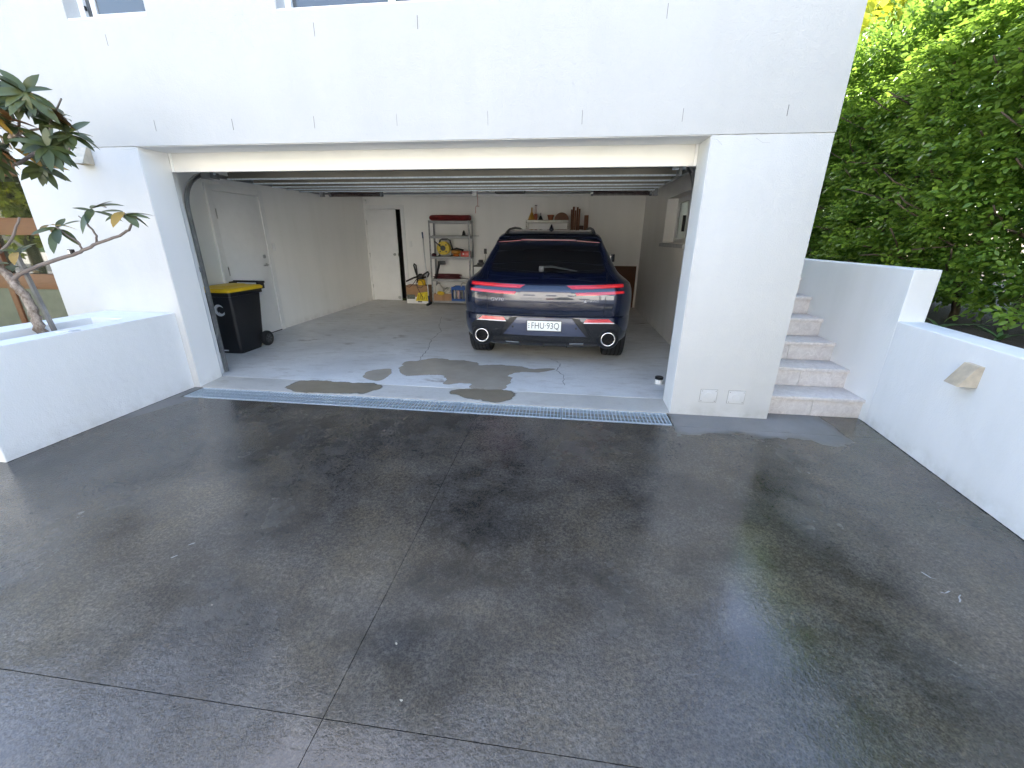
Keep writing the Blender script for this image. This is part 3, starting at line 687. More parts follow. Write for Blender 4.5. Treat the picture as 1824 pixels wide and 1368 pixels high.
m_silverp=NT('bumper_panel_paint').set((.06,.07,.115),.38,.2,None,Coat_Weight=.8,Coat_Roughness=.08)
m_red=NT('red_lamp_lens').set((.55,.012,.018),.12,0,None,Coat_Weight=1.0,Emission_Color=(1,.05,.06),Emission_Strength=.0)
m_redb=NT('red_lamp_bright').set((.75,.06,.07),.2,0,None,Coat_Weight=1.0)
def patch(name,top,bot,m,off,parent=car,thick=.006,n=24,mrows=6,fn=rear):
    """band between two (x,z) polylines laid on the rear skin, with thickness"""
    def samp(pl,t):
        d=[0]
        for p,q in zip(pl,pl[1:]): d.append(d[-1]+math.hypot(q[0]-p[0],q[1]-p[1]))
        s=t*d[-1]
        for i in range(len(pl)-1):
            if s<=d[i+1]+1e-9:
                u=(s-d[i])/max(1e-9,d[i+1]-d[i]); return (pl[i][0]+(pl[i+1][0]-pl[i][0])*u,pl[i][1]+(pl[i+1][1]-pl[i][1])*u)
        return pl[-1]
    F=[];B=[]
    for j in range(mrows+1):
        for i in range(n+1):
            p=samp(top,i/n); q=samp(bot,i/n); v=j/mrows
            x=p[0]+(q[0]-p[0])*v; z=p[1]+(q[1]-p[1])*v; y=fn(x,z)
            F.append((x,y-off,z)); B.append((x,y-off+thick,z))
    N=len(F); fs=[]; w=n+1
    for j in range(mrows):
        for i in range(n):
            k=j*w+i; fs.append((k,k+1,k+w+1,k+w))
    rim=[i for i in range(w)]+[j*w+n for j in range(1,mrows+1)]+[mrows*w+i for i in range(n-1,-1,-1)]+[j*w for j in range(mrows-1,0,-1)]
    for i in range(len(rim)): a_,b_=rim[i],rim[(i+1)%len(rim)]; fs.append((a_,b_,N+b_,N+a_))
    o=MB().add(F+B,fs).build(name,m,parent,smooth=True); o.data.set_sharp_from_angle(angle=R(40)); return o
mir=lambda pts:[(-x,z) for x,z in pts]
# rear glass
patch('rear_window',[(-.572,1.31),(-.575,1.34),(-.53,1.352),(0,1.362),(.53,1.352),(.575,1.34),(.572,1.31)],[(-.635,1.09),(-.625,1.075),(0,1.065),(.625,1.075),(.635,1.09)],m_cglass,.004,mrows=12)
# roof spoiler
sp=MB(); N=24; vs=[];fs=[]
for i in range(N+1):
    x=-.585+1.17*i/N; e=1-(abs(x)/.585)**4
    yb=.43; tip=.335+.05*(x/.585)**2
    sec=[(x,.62,1.468-.012*(x/.585)**2-.03*(1-e)),(x,tip+.02,1.428-.03*(1-e)),(x,tip,1.415-.03*(1-e)),(x,tip+.01,1.400-.03*(1-e)),(x,.45,1.378-.03*(1-e))]
    vs+=sec
    if i:
        for k in range(4): b_=(i-1)*5; fs.append((b_+k,b_+k+1,b_+5+k+1,b_+5+k))
fs.append(tuple(range(5))); fs.append(tuple(N*5+k for k in range(4,-1,-1)))
spo=sp.add(vs,fs).build('spoiler',m_paint,car,smooth='auto')
MB().box(-.30,.30,.324,.345,1.404,1.421,.004).build('brake_light',simple('dark_red_lens',(.10,.012,.02),.2),spo,smooth='auto')
for sx in (-1,1): MB().add([(sx*.31,.336,1.402),(sx*.56,.374,1.386),(sx*.56,.374,1.393),(sx*.31,.336,1.411)],[(0,1,2,3)]).build('red_trim',simple('dark_red_trim',(.16,.015,.02),.3),spo)
# wiper
wp=MB(); wp.box(-.085,-.03,.13,.19,1.085,1.145,.01); wp.tube([(-.06,.15,1.135),(.06,.165,1.14),(.20,.16,1.118),(.33,.15,1.098)],[.012,.011,.009,.006],6); wp.build('wiper',simple('wiper_grey',(.03,.032,.036),.45),car,smooth='auto')
# twin-bar tail lamps, each bar outlined in dark housing
for s in (1,-1):
    f=(lambda p:p) if s>0 else mir
    hs=patch('tail_lamp',f([(.215,.960),(.5,.968),(.845,.985)]),f([(.31,.835),(.55,.845),(.855,.868)]),NT('lamp_housing').set((.008,.010,.03),.12,.0,None,Coat_Weight=1.0),.0035,n=20)
    patch('upper_bar',f([(.225,.953),(.5,.960),(.83,.977)]),f([(.28,.918),(.5,.923),(.835,.942)]),m_red,.008,hs)
    patch('upper_strip',f([(.31,.936),(.5,.941),(.815,.96)]),f([(.32,.929),(.5,.934),(.815,.953)]),m_redb,.011,hs,mrows=2)
    patch('lower_bar',f([(.315,.882),(.55,.89),(.84,.906)]),f([(.34,.851),(.55,.858),(.845,.878)]),m_red,.008,hs)
    patch('lower_strip',f([(.36,.868),(.55,.874),(.825,.892)]),f([(.365,.862),(.55,.868),(.825,.886)]),m_redb,.011,hs,mrows=2)
# tailgate shut lines
for s in (1,-1):
    P=[(s*x,rear(x,z)-.0005,z) for x,z in ((.655,1.08),(.652,1.0),(.648,.9),(.645,.8),(.642,.7),(.635,.64))]
    MB().tube(P,.0035,5).build('shut_line',m_dark,car)
P=[(x,rear(x,.632)-.001,.632) for x in np.linspace(-.635,.635,30)]; MB().tube(P,.005,5).build('shut_line',m_dark,car)
# bumper
patch('bumper_cladding',[(-.845,.50),(-.78,.56),(-.42,.565),(-.31,.612),(.31,.612),(.42,.565),(.78,.56),(.845,.50)],[(-.83,.34),(-.70,.32),(0,.325),(.70,.32),(.83,.34)],m_clad,.004,n=48,mrows=10)
for s in (1,-1):
    f=(lambda p:p) if s>0 else mir
    patch('bumper_blade',f([(.31,.610),(.385,.600)]),f([(.475,.395),(.515,.385)]),m_dclad,.012,n=4,mrows=10)
    rf=patch('reflector',f([(.455,.602),(.70,.607),(.72,.585)]),f([(.43,.566),(.70,.568),(.755,.568)]),m_red,.010)
    patch('reflector_edge',f([(.432,.566),(.755,.568)]),f([(.425,.556),(.765,.558)]),simple('white_reflector',(.75,.72,.72),.3,bump=0),.0105,rf,mrows=2)
patch('bumper_panel',[(-.30,.606),(0,.608),(.30,.606)],[(-.465,.402),(0,.400),(.465,.402)],m_silverp,.010,n=30,mrows=8)
patch('diffuser',[(-.62,.322),(0,.325),(.62,.322)],[(-.60,.262),(0,.255),(.60,.262)],m_dclad,.010,n=20)
for s in (1,-1):
    f=(lambda p:p) if s>0 else mir
    patch('diffuser_trim',f([(.29,.312),(.45,.312)]),f([(.29,.288),(.43,.288)]),m_chrome,.014,n=6,mrows=2)
for x in (-.26,0,.26): MB().box(x-.006,x+.006,rear(x,.29)-.03,rear(x,.29)+.02,.258,.322).build('diffuser_fin',m_dclad,car)
for x in (-.38,.38): MB().lathe([(.011,-.003),(.011,.006)],x*.92,rear(x*.92,.51)-.012,.50,12,'y').build('parking_sensor',m_dclad,car)
for s in (1,-1):
    x=s*.705; y=rear(.705,.39)
    ex=MB().lathe([(.13,.05),(.126,.0),(.108,-.03),(.09,-.045),(.085,-.02),(.07,.062)],x,y-.005,.388,32,'y').build('exhaust',m_dclad,car,smooth='auto')
    ring=MB(); nn=32; vs=[];fs=[]
    for k in range(nn):
        a_=2*math.pi*k/nn
        for q in range(8):
            b_=2*math.pi*q/8; rr=.072+.009*math.cos(b_); vs.append((x+rr*math.cos(a_),y-.055+.02*math.sin(b_),.388+rr*math.sin(a_)))
    for k in range(nn):
        for q in range(8): fs.append((k*8+q,k*8+(q+1)%8,((k+1)%nn)*8+(q+1)%8,((k+1)%nn)*8+q))
    ring.add(vs,fs).build('tip',m_chrome,ex,smooth=True)
    MB().lathe([(.064,-.02),(.064,-.019)],x,y+.06,.388,24,'y').build('bore',m_dark,ex)
# plate
def text(body,size,m,parent,loc,rotx=math.pi/2,extr=.0006,name='lettering',sx=1,bold=0):
    cu=bpy.data.curves.new('t','FONT'); cu.body=body; cu.size=size; cu.align_x='CENTER'; cu.align_y='CENTER'; cu.extrude=extr; cu.offset=bold
    t=bpy.data.objects.new('t',cu); C.objects.link(t); d=bpy.context.evaluated_depsgraph_get(); me=bpy.data.meshes.new_from_object(t.evaluated_get(d)); bpy.data.objects.remove(t)
    me.materials.clear(); o=obj(name,me,m,parent); o.location=loc; o.rotation_euler=(rotx,0,0); o.scale=(sx,1,1); return o
py=rear(0,.52)-.024
pl8=bx('number_plate',simple('plate_white',(.78,.80,.78),.35,var=.03,bump=0),car,-.186,.186,py-.0,py+.012,.468,.575,.003)
MB().box(-.193,.193,py+.003,py+.018,.460,.582,.003).build('plate_frame',m_dclad,pl8)
text('FHU·93Q',.098,simple('plate_ink',(.03,.05,.05),.5,bump=0),pl8,(.012,py-.0008,.521),sx=.80,bold=-.0005)
for k in range(3): MB().box(-.172,-.162,py-.001,py,.495+k*.022,.506+k*.022).build('crest_mark',simple('plate_green',(.05,.12,.11),.5,bump=0),pl8)
text('GV70',.052,m_chrome,car,(-.53,rear(.53,.79)-.006,.792),name='badge',sx=1.25).rotation_euler[2]=-.075
bd=text('AWD',.030,m_chrome,car,(.53,rear(.53,.79)-.006,.795),name='badge',sx=1.3); bd.rotation_euler[2]=.075
MB().add([(.415,rear(.42,.79)-.004,.782),(.445,rear(.44,.79)-.004,.782),(.430,rear(.43,.79)-.004,.808)],[(0,1,2)]).build('badge',m_chrome,car)
# wheels
for x,y in RW:
    s=1 if x>0 else -1
    ty=MB().lathe([(.25,-.11),(.335,-.125),(.352,-.115),(.358,-.09),(.358,.09),(.352,.115),(.335,.125),(.25,.11)],s*.84,y,.3575,48,'x').build('wheel',m_dark,car,smooth='auto')
    gr=MB()
    for gx in (-.07,-.025,.025,.07): gr.lathe([(.3592,-.006),(.3592,.006)],s*.84+gx,y,.3575,48,'x')
    gr.build('tread_groove',simple('groove_black',(.003,.003,.003),.9,bump=0),ty)
    rim=MB().lathe([(.06,.09),(.25,.118),(.255,.122),(.255,.10),(.05,.07)],s*.84 if s>0 else s*.84,y,.3575,32,'x').build('rim',simple('alloy',(.35,.35,.36),.3,.9),ty,smooth='auto')
    if s<0: rim.location=(2*s*.84,0,0); rim.scale=(-1,1,1)
    lin=MB(); lin.lathe([(.383,-.16),(.383,.05)],s*.80,y,.355,32,'x')
    o=lin.build('arch_liner',m_dclad,car)
    bm=bmesh.new(); bm.from_mesh(o.data); bmesh.ops.delete(bm,geom=[v for v in bm.verts if v.co.z<.26],context='VERTS'); bm.to_mesh(o.data); bm.free()
# glass along the sides and front, mirrors, rails, fin, front lamps
for s in (1,-1):
    vs=[];fs=[]; n=24; mr=6
    for j in range(mr+1):
        for i in range(n+1):
            t=i/n; z0=1.105; z1=1.365-.06*max(0,t-.75)*4*.2
            z=z0+(z1-z0)*j/mr; Wd,yr,yf=prof(z); ys=yr+.40+.25*(1-j/mr); ye=yf-.45
            y=ys+(ye-ys)*t; tt=(y-(yr+CR+crad(z)))/max(.1,(yf-.35)-(yr+CR+crad(z)))
            vs.append((s*(Wd*(1+.012*math.sin(math.pi*tt)-.03*max(0,tt-.6))+.004),y,z))
    for j in range(mr):
        for i in range(n): k=j*(n+1)+i; fs.append((k,k+1,k+n+2,k+n+1))
    MB().add(vs,fs).build('side_window',m_cglass,car,smooth=True)
    mr_=loft([rrect(-.06,.06,-.09,.09,z,.035) for z in (0,.03,.09,.12)]).build('mirror',m_paint,car,smooth='auto'); mr_.location=(s*.935,2.75,1.07)
    MB().tube([(s*.80,2.78,1.09),(s*.90,2.76,1.10)],.02,8).build('mirror_arm',m_dclad,car)
    P=[(s*.515,.62,1.470),(s*.512,.72,1.503),(s*.508,.9,1.530),(s*.50,1.4,1.558),(s*.495,1.9,1.562),(s*.49,2.2,1.545),(s*.49,2.3,1.515)]
    MB().tube(P,.016,8).build('roof_rail',simple('rail_black',(.03,.032,.038),.35),car,smooth=True)
    MB().box(s*.72-.16,s*.72+.16,4.42,4.47,.74,.78,.01).build('headlight',m_chrome,car,smooth='auto')
wsz=[1.09,1.18,1.27,1.36,1.43]; vs=[];fs=[]
for j,z in enumerate(wsz):
    Wd,yr,yf=prof(z)
    for i in range(13):
        x=(Wd-.12)*(i-6)/6; c_=1-abs(i-6)/6
        We=Wd*.985
        ax=abs(x); yy=yf-.35+.35*math.sqrt(max(0,1-(max(0,ax-(We-.3))/.3)**2)) if We>.3 else yf
        vs.append((x,yy+.005,z+.004))
    if j:
        for i in range(12): k=(j-1)*13+i; fs.append((k,k+1,k+14,k+13))
MB().add(vs,fs).build('windscreen',m_cglass,car,smooth=True)
fin=loft([[(.035*math.cos(t)*k,1.10+.07*math.sin(t)*k+.05*h_*8*.12,1.531+h_) for t in [2*math.pi*q/12 for q in range(12)]] for k,h_ in ((1,0),(.8,.015),(.45,.045),(.2,.062),(.05,.068))])
fin.build('antenna_fin',m_paint,car,smooth=True)

# ================================================================== shelving and stored things
def rack(name,label,x0,x1,y0,y1,zlist,m,toph):
    t=thing(name,label,'shelf',((x0+x1)/2,(y0+y1)/2,.0225)); cx,cy=(x0+x1)/2,(y0+y1)/2
    for x,sx in ((x0,1),(x1,-1)):
        for y,sy in ((y0,1),(y1,-1)):
            mb=MB(); a_=sorted((x-cx,x-cx+sx*.034)); b_=sorted((y-cy,y-cy+sy*.004)); mb.box(a_[0],a_[1],b_[0],b_[1],0,toph)
            a_=sorted((x-cx,x-cx+sx*.004)); b_=sorted((y-cy+sy*.004,y-cy+sy*.034)); mb.box(a_[0],a_[1],b_[0],b_[1],0,toph)
            u=mb.build('upright',m,t)
            if sy>0:
                for k in range(int(toph/.08)): MB().box(x-cx+sx*.012,x-cx+sx*.022,y-cy-.001,y-cy+.001,.04+k*.08,.062+k*.08).build('slot',m_dark,u)
    for z in zlist:
        mb=MB(); mb.box(x0-cx+.005,x1-cx-.005,y0-cy+.005,y1-cy-.005,z-.004,z); 
        mb.box(x0-cx+.004,x1-cx-.004,y0-cy+.0045,y0-cy+.008,z-.05,z-.004); mb.box(x0-cx+.004,x1-cx-.004,y1-cy-.008,y1-cy-.0045,z-.05,z-.004)
        mb.build('shelf_board',m,t)
    return t
F=.0225
rack('shelf_unit','tall grey five tier metal shelving unit against the back wall',-2.935,-2.045,5.5,5.86,[.09,.56,1.035,1.455,1.755],m_shelf,1.76)
rack('shelf_unit','pale metal shelving unit behind the car, topped with funnels',-.86,.02,5.5,5.86,[.1,.9,1.35,1.775],simple('pale_shelf',(.45,.44,.40),.45,.2),1.775)
# top: rolled red blanket
zt=1.7785
m_redf=simple('dark_red_fabric',(.20,.016,.016),.75,var=.3,bump=.3)
rb=loft([[(x,5.66+.13*math.cos(t)*k,zt+.06+.06*math.sin(t)*k*(1+.05*math.sin(x*9))) for t in [2*math.pi*q/16 for q in range(16)]] for x,k in ((-2.93,.6),(-2.91,.9),(-2.88,1),(-2.6,1),(-2.3,1.01),(-2.08,1),(-2.06,.85))])
tag(rb.build('rolled_blanket',m_redf,None,smooth='auto'),'long dark red rolled blanket on top of the grey shelving','blanket')
tag(bx('metal_sheet',simple('rusty_tray',(.05,.03,.025),.6),None,-2.85,-1.90,5.46,5.80,1.478+F-.022,1.486+F-.022,.002),'thin dark sheet overhanging the second grey shelf','sheet')
tl=MB(); tl.box(-2.24,-2.10,5.6,5.68,1.4875+F-.022,1.50+F-.022,.004); tl.lathe([(.04,0),(.03,.05),(.012,.09)],-2.2,5.64,1.50,12); 
tag(tl.build('funnel',m_dark,None,smooth='auto'),'small black funnel standing on the thin dark sheet','funnel')
# cable reel
z3=1.035+F+.001
rl=thing('cable_reel','yellow and black extension cable reel on the middle grey shelf','cable reel',(-2.64,5.58,z3))
MB().lathe([(.135,-.06),(.14,-.055),(.14,-.04),(.09,-.04),(.09,.04),(.14,.04),(.14,.06)],0,0,.17,28,'y').build('drum',simple('reel_yellow',(.62,.46,.03),.4),rl,smooth='auto')
MB().lathe([(.055,-.075),(.055,-.055)],0,0,.17,20,'y').build('hub',m_black,rl)
fr=MB(); fr.tube([(-.12,.08,.0),(-.14,.08,.15),(-.10,.08,.33),(-.04,.07,.36),(.06,.07,.36),(.12,.08,.33),(.17,.08,.16),(.15,.08,0)],.016,8); fr.tube([(-.12,.08,.01),(-.12,-.06,.01)],.014,6); fr.tube([(.15,.08,.012),(.15,-.06,.012)],.014,6); fr.box(-.05,.06,.055,.085,.33,.385,.01)
fr.build('frame',m_black,rl,smooth='auto')
MB().tube([(-.05,-.07,.2),(-.16,-.08,.30),(-.17,-.08,.31)],.012,6).build('crank',m_black,rl)
for k in range(4):
    a_=R(45+90*k); MB().lathe([(.018,-.0625),(.018,-.0595)],.095*math.cos(a_),0,.17+.095*math.sin(a_),10,'y').build('slot',m_black,rl)
tg=thing('line_trimmer_head','orange and black power tool head on the middle grey shelf','power tool',(-2.38,5.6,z3))
m_or=simple('orange_plastic',(.65,.17,.02),.4)
MB().lathe([(.05,0),(.075,.01),(.07,.03),(.05,.04)],0,0,0,20).build('base',m_or,tg,smooth='auto'); MB().lathe([(.05,.04),(.10,.07),(.10,.12),(.05,.14)],0,0,0,20).build('housing',simple('amber_plastic',(.55,.25,.03),.4),tg,smooth='auto')
MB().tube([(-.10,0,.13),(.02,0,.165),(.17,0,.13)],.02,8).build('cover',m_black,tg,smooth=True)
rd=thing('toolbox','small red plastic tool box at the right of the middle grey shelf','toolbox',(-2.15,5.56,z3))
m_rp=simple('red_plastic',(.60,.07,.05),.35); MB().box(-.10,.09,-.06,.10,0,.085,.01).build('body',m_rp,rd,smooth='auto'); MB().box(-.105,.095,-.065,.105,.086,.115,.01).build('lid',m_rp,rd,smooth='auto'); MB().lathe([(.016,-.07),(.016,-.06)],-.04,0,.06,14,'y').build('clasp',m_trim,rd)
tag(loft([[(-2.86+.055*math.cos(t)*k,5.56+.05*math.sin(t)*k,z3+h_) for t in [2*math.pi*q/14 for q in range(14)]] for k,h_ in ((.8,0),(1,.02),(.9,.05),(.4,.065))]).build('knee_pad',simple('maroon_pad',(.06,.012,.015),.7),None,smooth=True),'small dark maroon pad beside the cable reel','pad')
# 4th tier: hose coil and spray lance
z4=.56+F+.001
hc=[]
for k in range(300):
    a_=k*.21; r=1-.0006*k; hc.append((-2.6+(.30+.03*math.sin(k*.13))*r*math.cos(a_),5.64+.13*r*math.sin(a_),z4+.012+.075*(.5+.5*math.sin(k*.037))*min(1,k/40)))
tag(MB().tube(hc,.011,6).build('hose_coil',simple('maroon_hose',(.11,.022,.026),.45),None,smooth=True),'coiled maroon hose lying on the fourth grey shelf','hose')
tg=thing('spray_gun','black spray gun standing up behind the coiled maroon hose','spray gun',(-2.80,5.55,z4))
MB().tube([(-.04,0,.0),(.0,0,.15),(.05,0,.32)],[.02,.022,.025],8).build('handle',m_black,tg,smooth=True)
MB().box(.02,.19,-.03,.03,.30,.38,.02).build('nozzle',m_black,tg,smooth='auto')
# bottom tier: boxes, crate
z5=.09+F+.001
cb=thing('cardboard_box','small open cardboard box on the bottom grey shelf','box',(-2.70,5.62,z5),R(4))
mb=MB()
for q in ((-.2,.2,-.12,-.115,0,.15),(-.2,.2,.115,.12,0,.15),(-.2,-.195,-.115,.115,0,.15),(.195,.2,-.115,.115,0,.15),(-.195,.195,-.115,.115,0,.005)): mb.box(*q)
mb.build('carton',m_card,cb); MB().box(-.02,.04,-.1212,-.1202,.0,.15).build('tape',simple('brown_tape',(.30,.15,.06),.4,bump=0),cb)
def lump(name,label,cat,c,r,m,seed,parent=None):
    bm=bmesh.new(); bmesh.ops.create_icosphere(bm,subdivisions=3,radius=1)
    for v in bm.verts:
        n_=v.co.copy(); d=1+.28*mnoise.noise(n_*1.7+Vector((seed,0,0)))+.12*mnoise.noise(n_*5+Vector((0,seed,0)))
        v.co=Vector((n_.x*r[0],n_.y*r[1],n_.z*r[2]))*d
    me=bpy.data.meshes.new(name); bm.to_mesh(me); bm.free()
    for p in me.polygons: p.use_smooth=True
    o=obj(name,me,m,parent); o.location=c
    if cat: tag(o,label,cat)
    return o
lump('plastic_bag','crumpled white bag in the left of the cardboard box','bag',(-2.80,5.63,z5+.20),(.10,.08,.15),simple('white_bag',(.62,.60,.58),.5,bump=.3),1)
lump('plastic_bag','crumpled white and green bag in the right of the cardboard box','bag',(-2.58,5.60,z5+.19),(.11,.08,.09),simple('mixed_bag',(.48,.47,.42),.5,var=.6,nscale=25),5)
lump('yellow_cloth','yellow cloth spilling over the front of the cardboard box','cloth',(-2.74,5.525,z5+.15),(.09,.035,.055),simple('yellow_cloth',(.60,.42,.02),.8,bump=.4),9)
cr=thing('crate','blue plastic crate of bottles on the bottom grey shelf','crate',(-2.29,5.62,z5),R(-3))
m_blue=simple('blue_plastic',(.012,.09,.36),.4)
for q in ((-.19,.19,-.14,-.128),(-.19,.19,.128,.14)):
    mb=MB(); mb.box(q[0],q[1],q[2],q[3],0,.05); mb.box(q[0],q[1],q[2],q[3],.24,.31)
    for k in range(5): mb.box(-.19+.0925*k-.0 if k else -.19,-.19+.0925*k+.012,q[2]+.001,q[3]-.001,.05,.24)
    mb.build('side',m_blue,cr)
for x in (-.19,.178):
    mb=MB(); mb.box(x,x+.012,-.1279,.1279,0,.09); mb.box(x,x+.012,-.1279,.1279,.22,.30); mb.box(x,x+.012,-.1279,-.08,.09,.22); mb.box(x,x+.012,.08,.1279,.09,.22); mb.build('end',m_blue,cr)
MB().box(-.178,.178,-.128,.128,0,.01).build('base',m_blue,cr)
btm=MB().lathe([(.036,0),(.038,.01),(.038,.17),(.015,.22),(.015,.27),(.018,.275)],0,0,0,14).mesh('bottle',True)
for i,(x,y,c) in enumerate([(-.13,-.06,(.55,.52,.5)),(-.04,-.07,(.5,.35,.33)),(.05,-.06,(.12,.13,.13)),(.13,-.07,(.5,.5,.52))]):
    o=obj('bottle',btm.copy(),simple('bottle_%d'%i,c,.35)); o.location=(-2.29+x,5.62+y,z5+.011)
    tag(o,['white','pinkish','dark grey','pale grey'][i]+' bottle in the blue crate, '+['leftmost','second from left','third from left','rightmost'][i],'bottle','bottles in the blue crate')
tag(MB().tube([(-2.29+.09+.10*math.cos(a_),5.66,z5+.30+.09*math.sin(a_)*(1 if math.sin(a_)>0 else .3)+.02*math.sin(3*a_)) for a_ in np.linspace(0,12.5,60)],.012,6).build('hose_coil',simple('pale_hose',(.50,.50,.48),.5),None,smooth=True),'pale grey hose bundled on top of the blue crate','hose')
# pressure washer box and washer
wb=thing('pressure_washer_box','white and yellow printed carton standing on the floor by the back wall','box',(-3.30,5.70,F))
MB().box(-.26,.26,-.13,.13,.0,.40,.004).build('carton',m_card,wb)
MB().box(-.258,.258,-.1335,-.1305,.002,.15).build('print',m_trim,wb)
MB().add([(-.05,-.1345,.06),(.255,-.1345,.06),(.255,-.1345,.27),(.02,-.1345,.24)],[(0,1,2,3)]).build('print',simple('print_yellow',(.68,.55,.02),.5,var=.25,nscale=20,bump=0),wb)
MB().box(-.25,-.06,-.1352,-.1340,.10,.20).build('print',simple('print_grey',(.13,.15,.13),.5,var=.4,nscale=30),wb)
for k in range(5): MB().box(.02+.045*k,.035+.045*k,-.1362,-.1350,.09+.02*(k%2),.20-.015*k).build('print',simple('print_dark',(.35,.25,.02),.5,bump=0),wb)
MB().box(.0,.10,-.1362,-.1350,.03,.055).build('print',m_dark,wb)
pw=thing('pressure_washer','black and yellow pressure washer on top of the printed carton','pressure washer',(-3.27,5.68,F+.401))
MB().lathe([(.08,0),(.09,.01),(.085,.10),(.06,.13)],.05,0,0,18).build('motor_cover',m_yel,pw,smooth='auto')
MB().lathe([(.07,.13),(.075,.15),(.07,.22),(.03,.25)],.03,0,0,18).build('pump',m_black,pw,smooth='auto')
MB().tube([(-.06,.03,.05),(-.06,.03,.30),(-.07,.03,.43),(-.11,.03,.46),(-.12,.03,.43),(-.09,.03,.30),(-.065,.03,.22)],.018,8).build('handle',m_black,pw,smooth=True)
MB().tube([(.06,-.06,.19),(.16,-.06,.26),(.23,-.06,.30),(.25,-.06,.26),(.22,-.06,.20),(.12,-.06,.17)],.018,8).build('trigger_gun',m_black,pw,smooth=True)
MB().tube([(-.30,-.04,.08),(-.12,-.05,.16),(.02,-.05,.2)],.018,8).build('lance',m_black,pw,smooth=True)
MB().tube([(-.02,-.10,.15),(-.12,-.13,.02),(-.2,-.14,-.04),(-.28,-.14,.0)],.007,6).build('hose',m_black,pw,smooth=True)
MB().tube([(.05+.08*math.cos(t),-.145,.04+.085*math.sin(t)) for t in np.linspace(0,6.3,24)],.006,5).build('hose',m_black,pw,smooth=True)
MB().tube([(-.02,-.14,-.02),(.05,-.15,-.16),(.10,-.155,-.25)],.005,5).build('hose',m_black,pw,smooth=True)
# broom pole leaning on the wall
br=thing('broom','white handled squeegee broom leaning on the wall beside the grey shelving','broom',(-2.985,5.42,F))
MB().tube([(0,0,.06),(-.21,.45,1.40)],.013,8).build('handle',simple('white_pole',(.72,.74,.76),.3),br,smooth=True)
MB().tube([(-.21,.45,1.40),(-.232,.49,1.53)],.015,8).build('grip',simple('blue_grip',(.05,.09,.18),.5),br,smooth=True)
MB().box(-.02,.02,-.16,.16,.0,.05,.008).build('head',m_black,br,smooth='auto'); MB().tube([(0,0,.04),(-.012,.02,.20)],.02,8).build('socket',simple('blue_socket',(.03,.05,.16),.5),br,smooth=True)
# bench beside the shelving
wk=thing('workbench','low white bench with dark top between the shelving and the car','bench',(-1.6,5.6,F))
MB().box(-.36,.36,-.2,.26,.84,.865,.003).build('top',m_black,wk,smooth='auto'); MB().box(-.35,.35,-.19,.25,.78,.839,.003).build('apron',m_trim,wk,smooth='auto')
for x in (-.34,.31):
    for y in (-.18,.21): MB().box(x,x+.03,y,y+.03,0,.779).build('leg',m_trim,wk)
MB().box(-.33,.33,-.17,.24,.36,.38).build('lower_shelf',m_trim,wk)
lump('tool_bag','black tool bag on the lower shelf of the white bench','bag',(-1.66,5.6,F+.381+.13),(.22,.14,.14),m_dark,3)
pg=hp(bx('power_socket',m_trim,None,-1.90,-1.76,5.91,gy1-.001,1.10,1.18,.003)); 
ch=thing('charger','black charger on the dark bench top with lead up to the socket','charger',(-1.83,5.58,F+.866))
MB().box(-.07,.07,-.06,.06,0,.05,.015).build('base',m_black,ch,smooth='auto'); MB().box(-.045,.045,-.05,.05,.05,.11,.015).build('battery',m_dark,ch,smooth='auto'); MB().tube([(.05,.05,.05),(.06,.25,.10),(.045,.30,.25)],.004,5).build('lead',m_black,ch); MB().box(.015,.075,.29,.325,.22,.33,.008).build('plug',m_black,ch,smooth='auto')
vc=thing('leaf_blower','lime green garden tool standing on the bench behind the car','garden tool',(-1.50,5.55,F+.866))
MB().lathe([(.06,0),(.09,.03),(.10,.12),(.06,.2)],0,0,0,18).build('housing',simple('lime_plastic',(.45,.62,.06),.4),vc,smooth='auto'); MB().tube([(-.09,0,.05),(-.12,0,.16),(-.02,0,.24),(.08,0,.18)],.014,6).build('handle',m_dark,vc,smooth=True)
# on the pale shelving: funnels, pot, disc
zr=1.775+F+.001
tag(MB().lathe([(.085,0),(.075,.02),(.03,.13),(.018,.15),(.014,.24)],-.75,5.62,zr,20).build('funnel',simple('amber_funnel',(.42,.22,.03),.35),None,smooth='auto'),'tall amber plastic funnel standing upside down on the pale shelving','funnel')
tb_=thing('squeeze_bottle','red and white bottle between the amber and black funnels','bottle',(-.665,5.60,zr))
MB().lathe([(.035,0),(.037,.01),(.037,.11),(.03,.12)],0,0,0,16).build('body',simple('terracotta_plastic',(.35,.09,.05),.5),tb_,smooth='auto'); MB().lathe([(.022,.12),(.022,.27)],0,0,0,14).build('neck',simple('pale_tube',(.6,.5,.48),.4),tb_); MB().lathe([(.026,.27),(.026,.285)],0,0,0,14).build('cap',m_dark,tb_)
tag(MB().lathe([(.06,0),(.05,.015),(.015,.08),(.009,.09),(.007,.14)],-.565,5.62,zr,18).build('funnel',m_dark,None,smooth='auto'),'small black funnel standing upside down on the pale shelving','funnel')
tag(MB().lathe([(.045,0),(.065,.085),(.07,.085),(.07,.10),(.06,.10),(.045,.02)],-.36,5.62,zr,20).build('flower_pot',simple('terracotta',(.30,.10,.045),.8),None,smooth='auto'),'small terracotta pot on the pale shelving','pot')
mb=MB(); n=28; mb.prism([(-.135+.15*math.cos(a_),zr+.15*math.sin(a_)) for a_ in [math.pi*k/n for k in range(n+1)]],'y',5.66,5.69)
tag(mb.build('wooden_board',m_wood),'half round brown timber board at the end of the pale shelving','board')
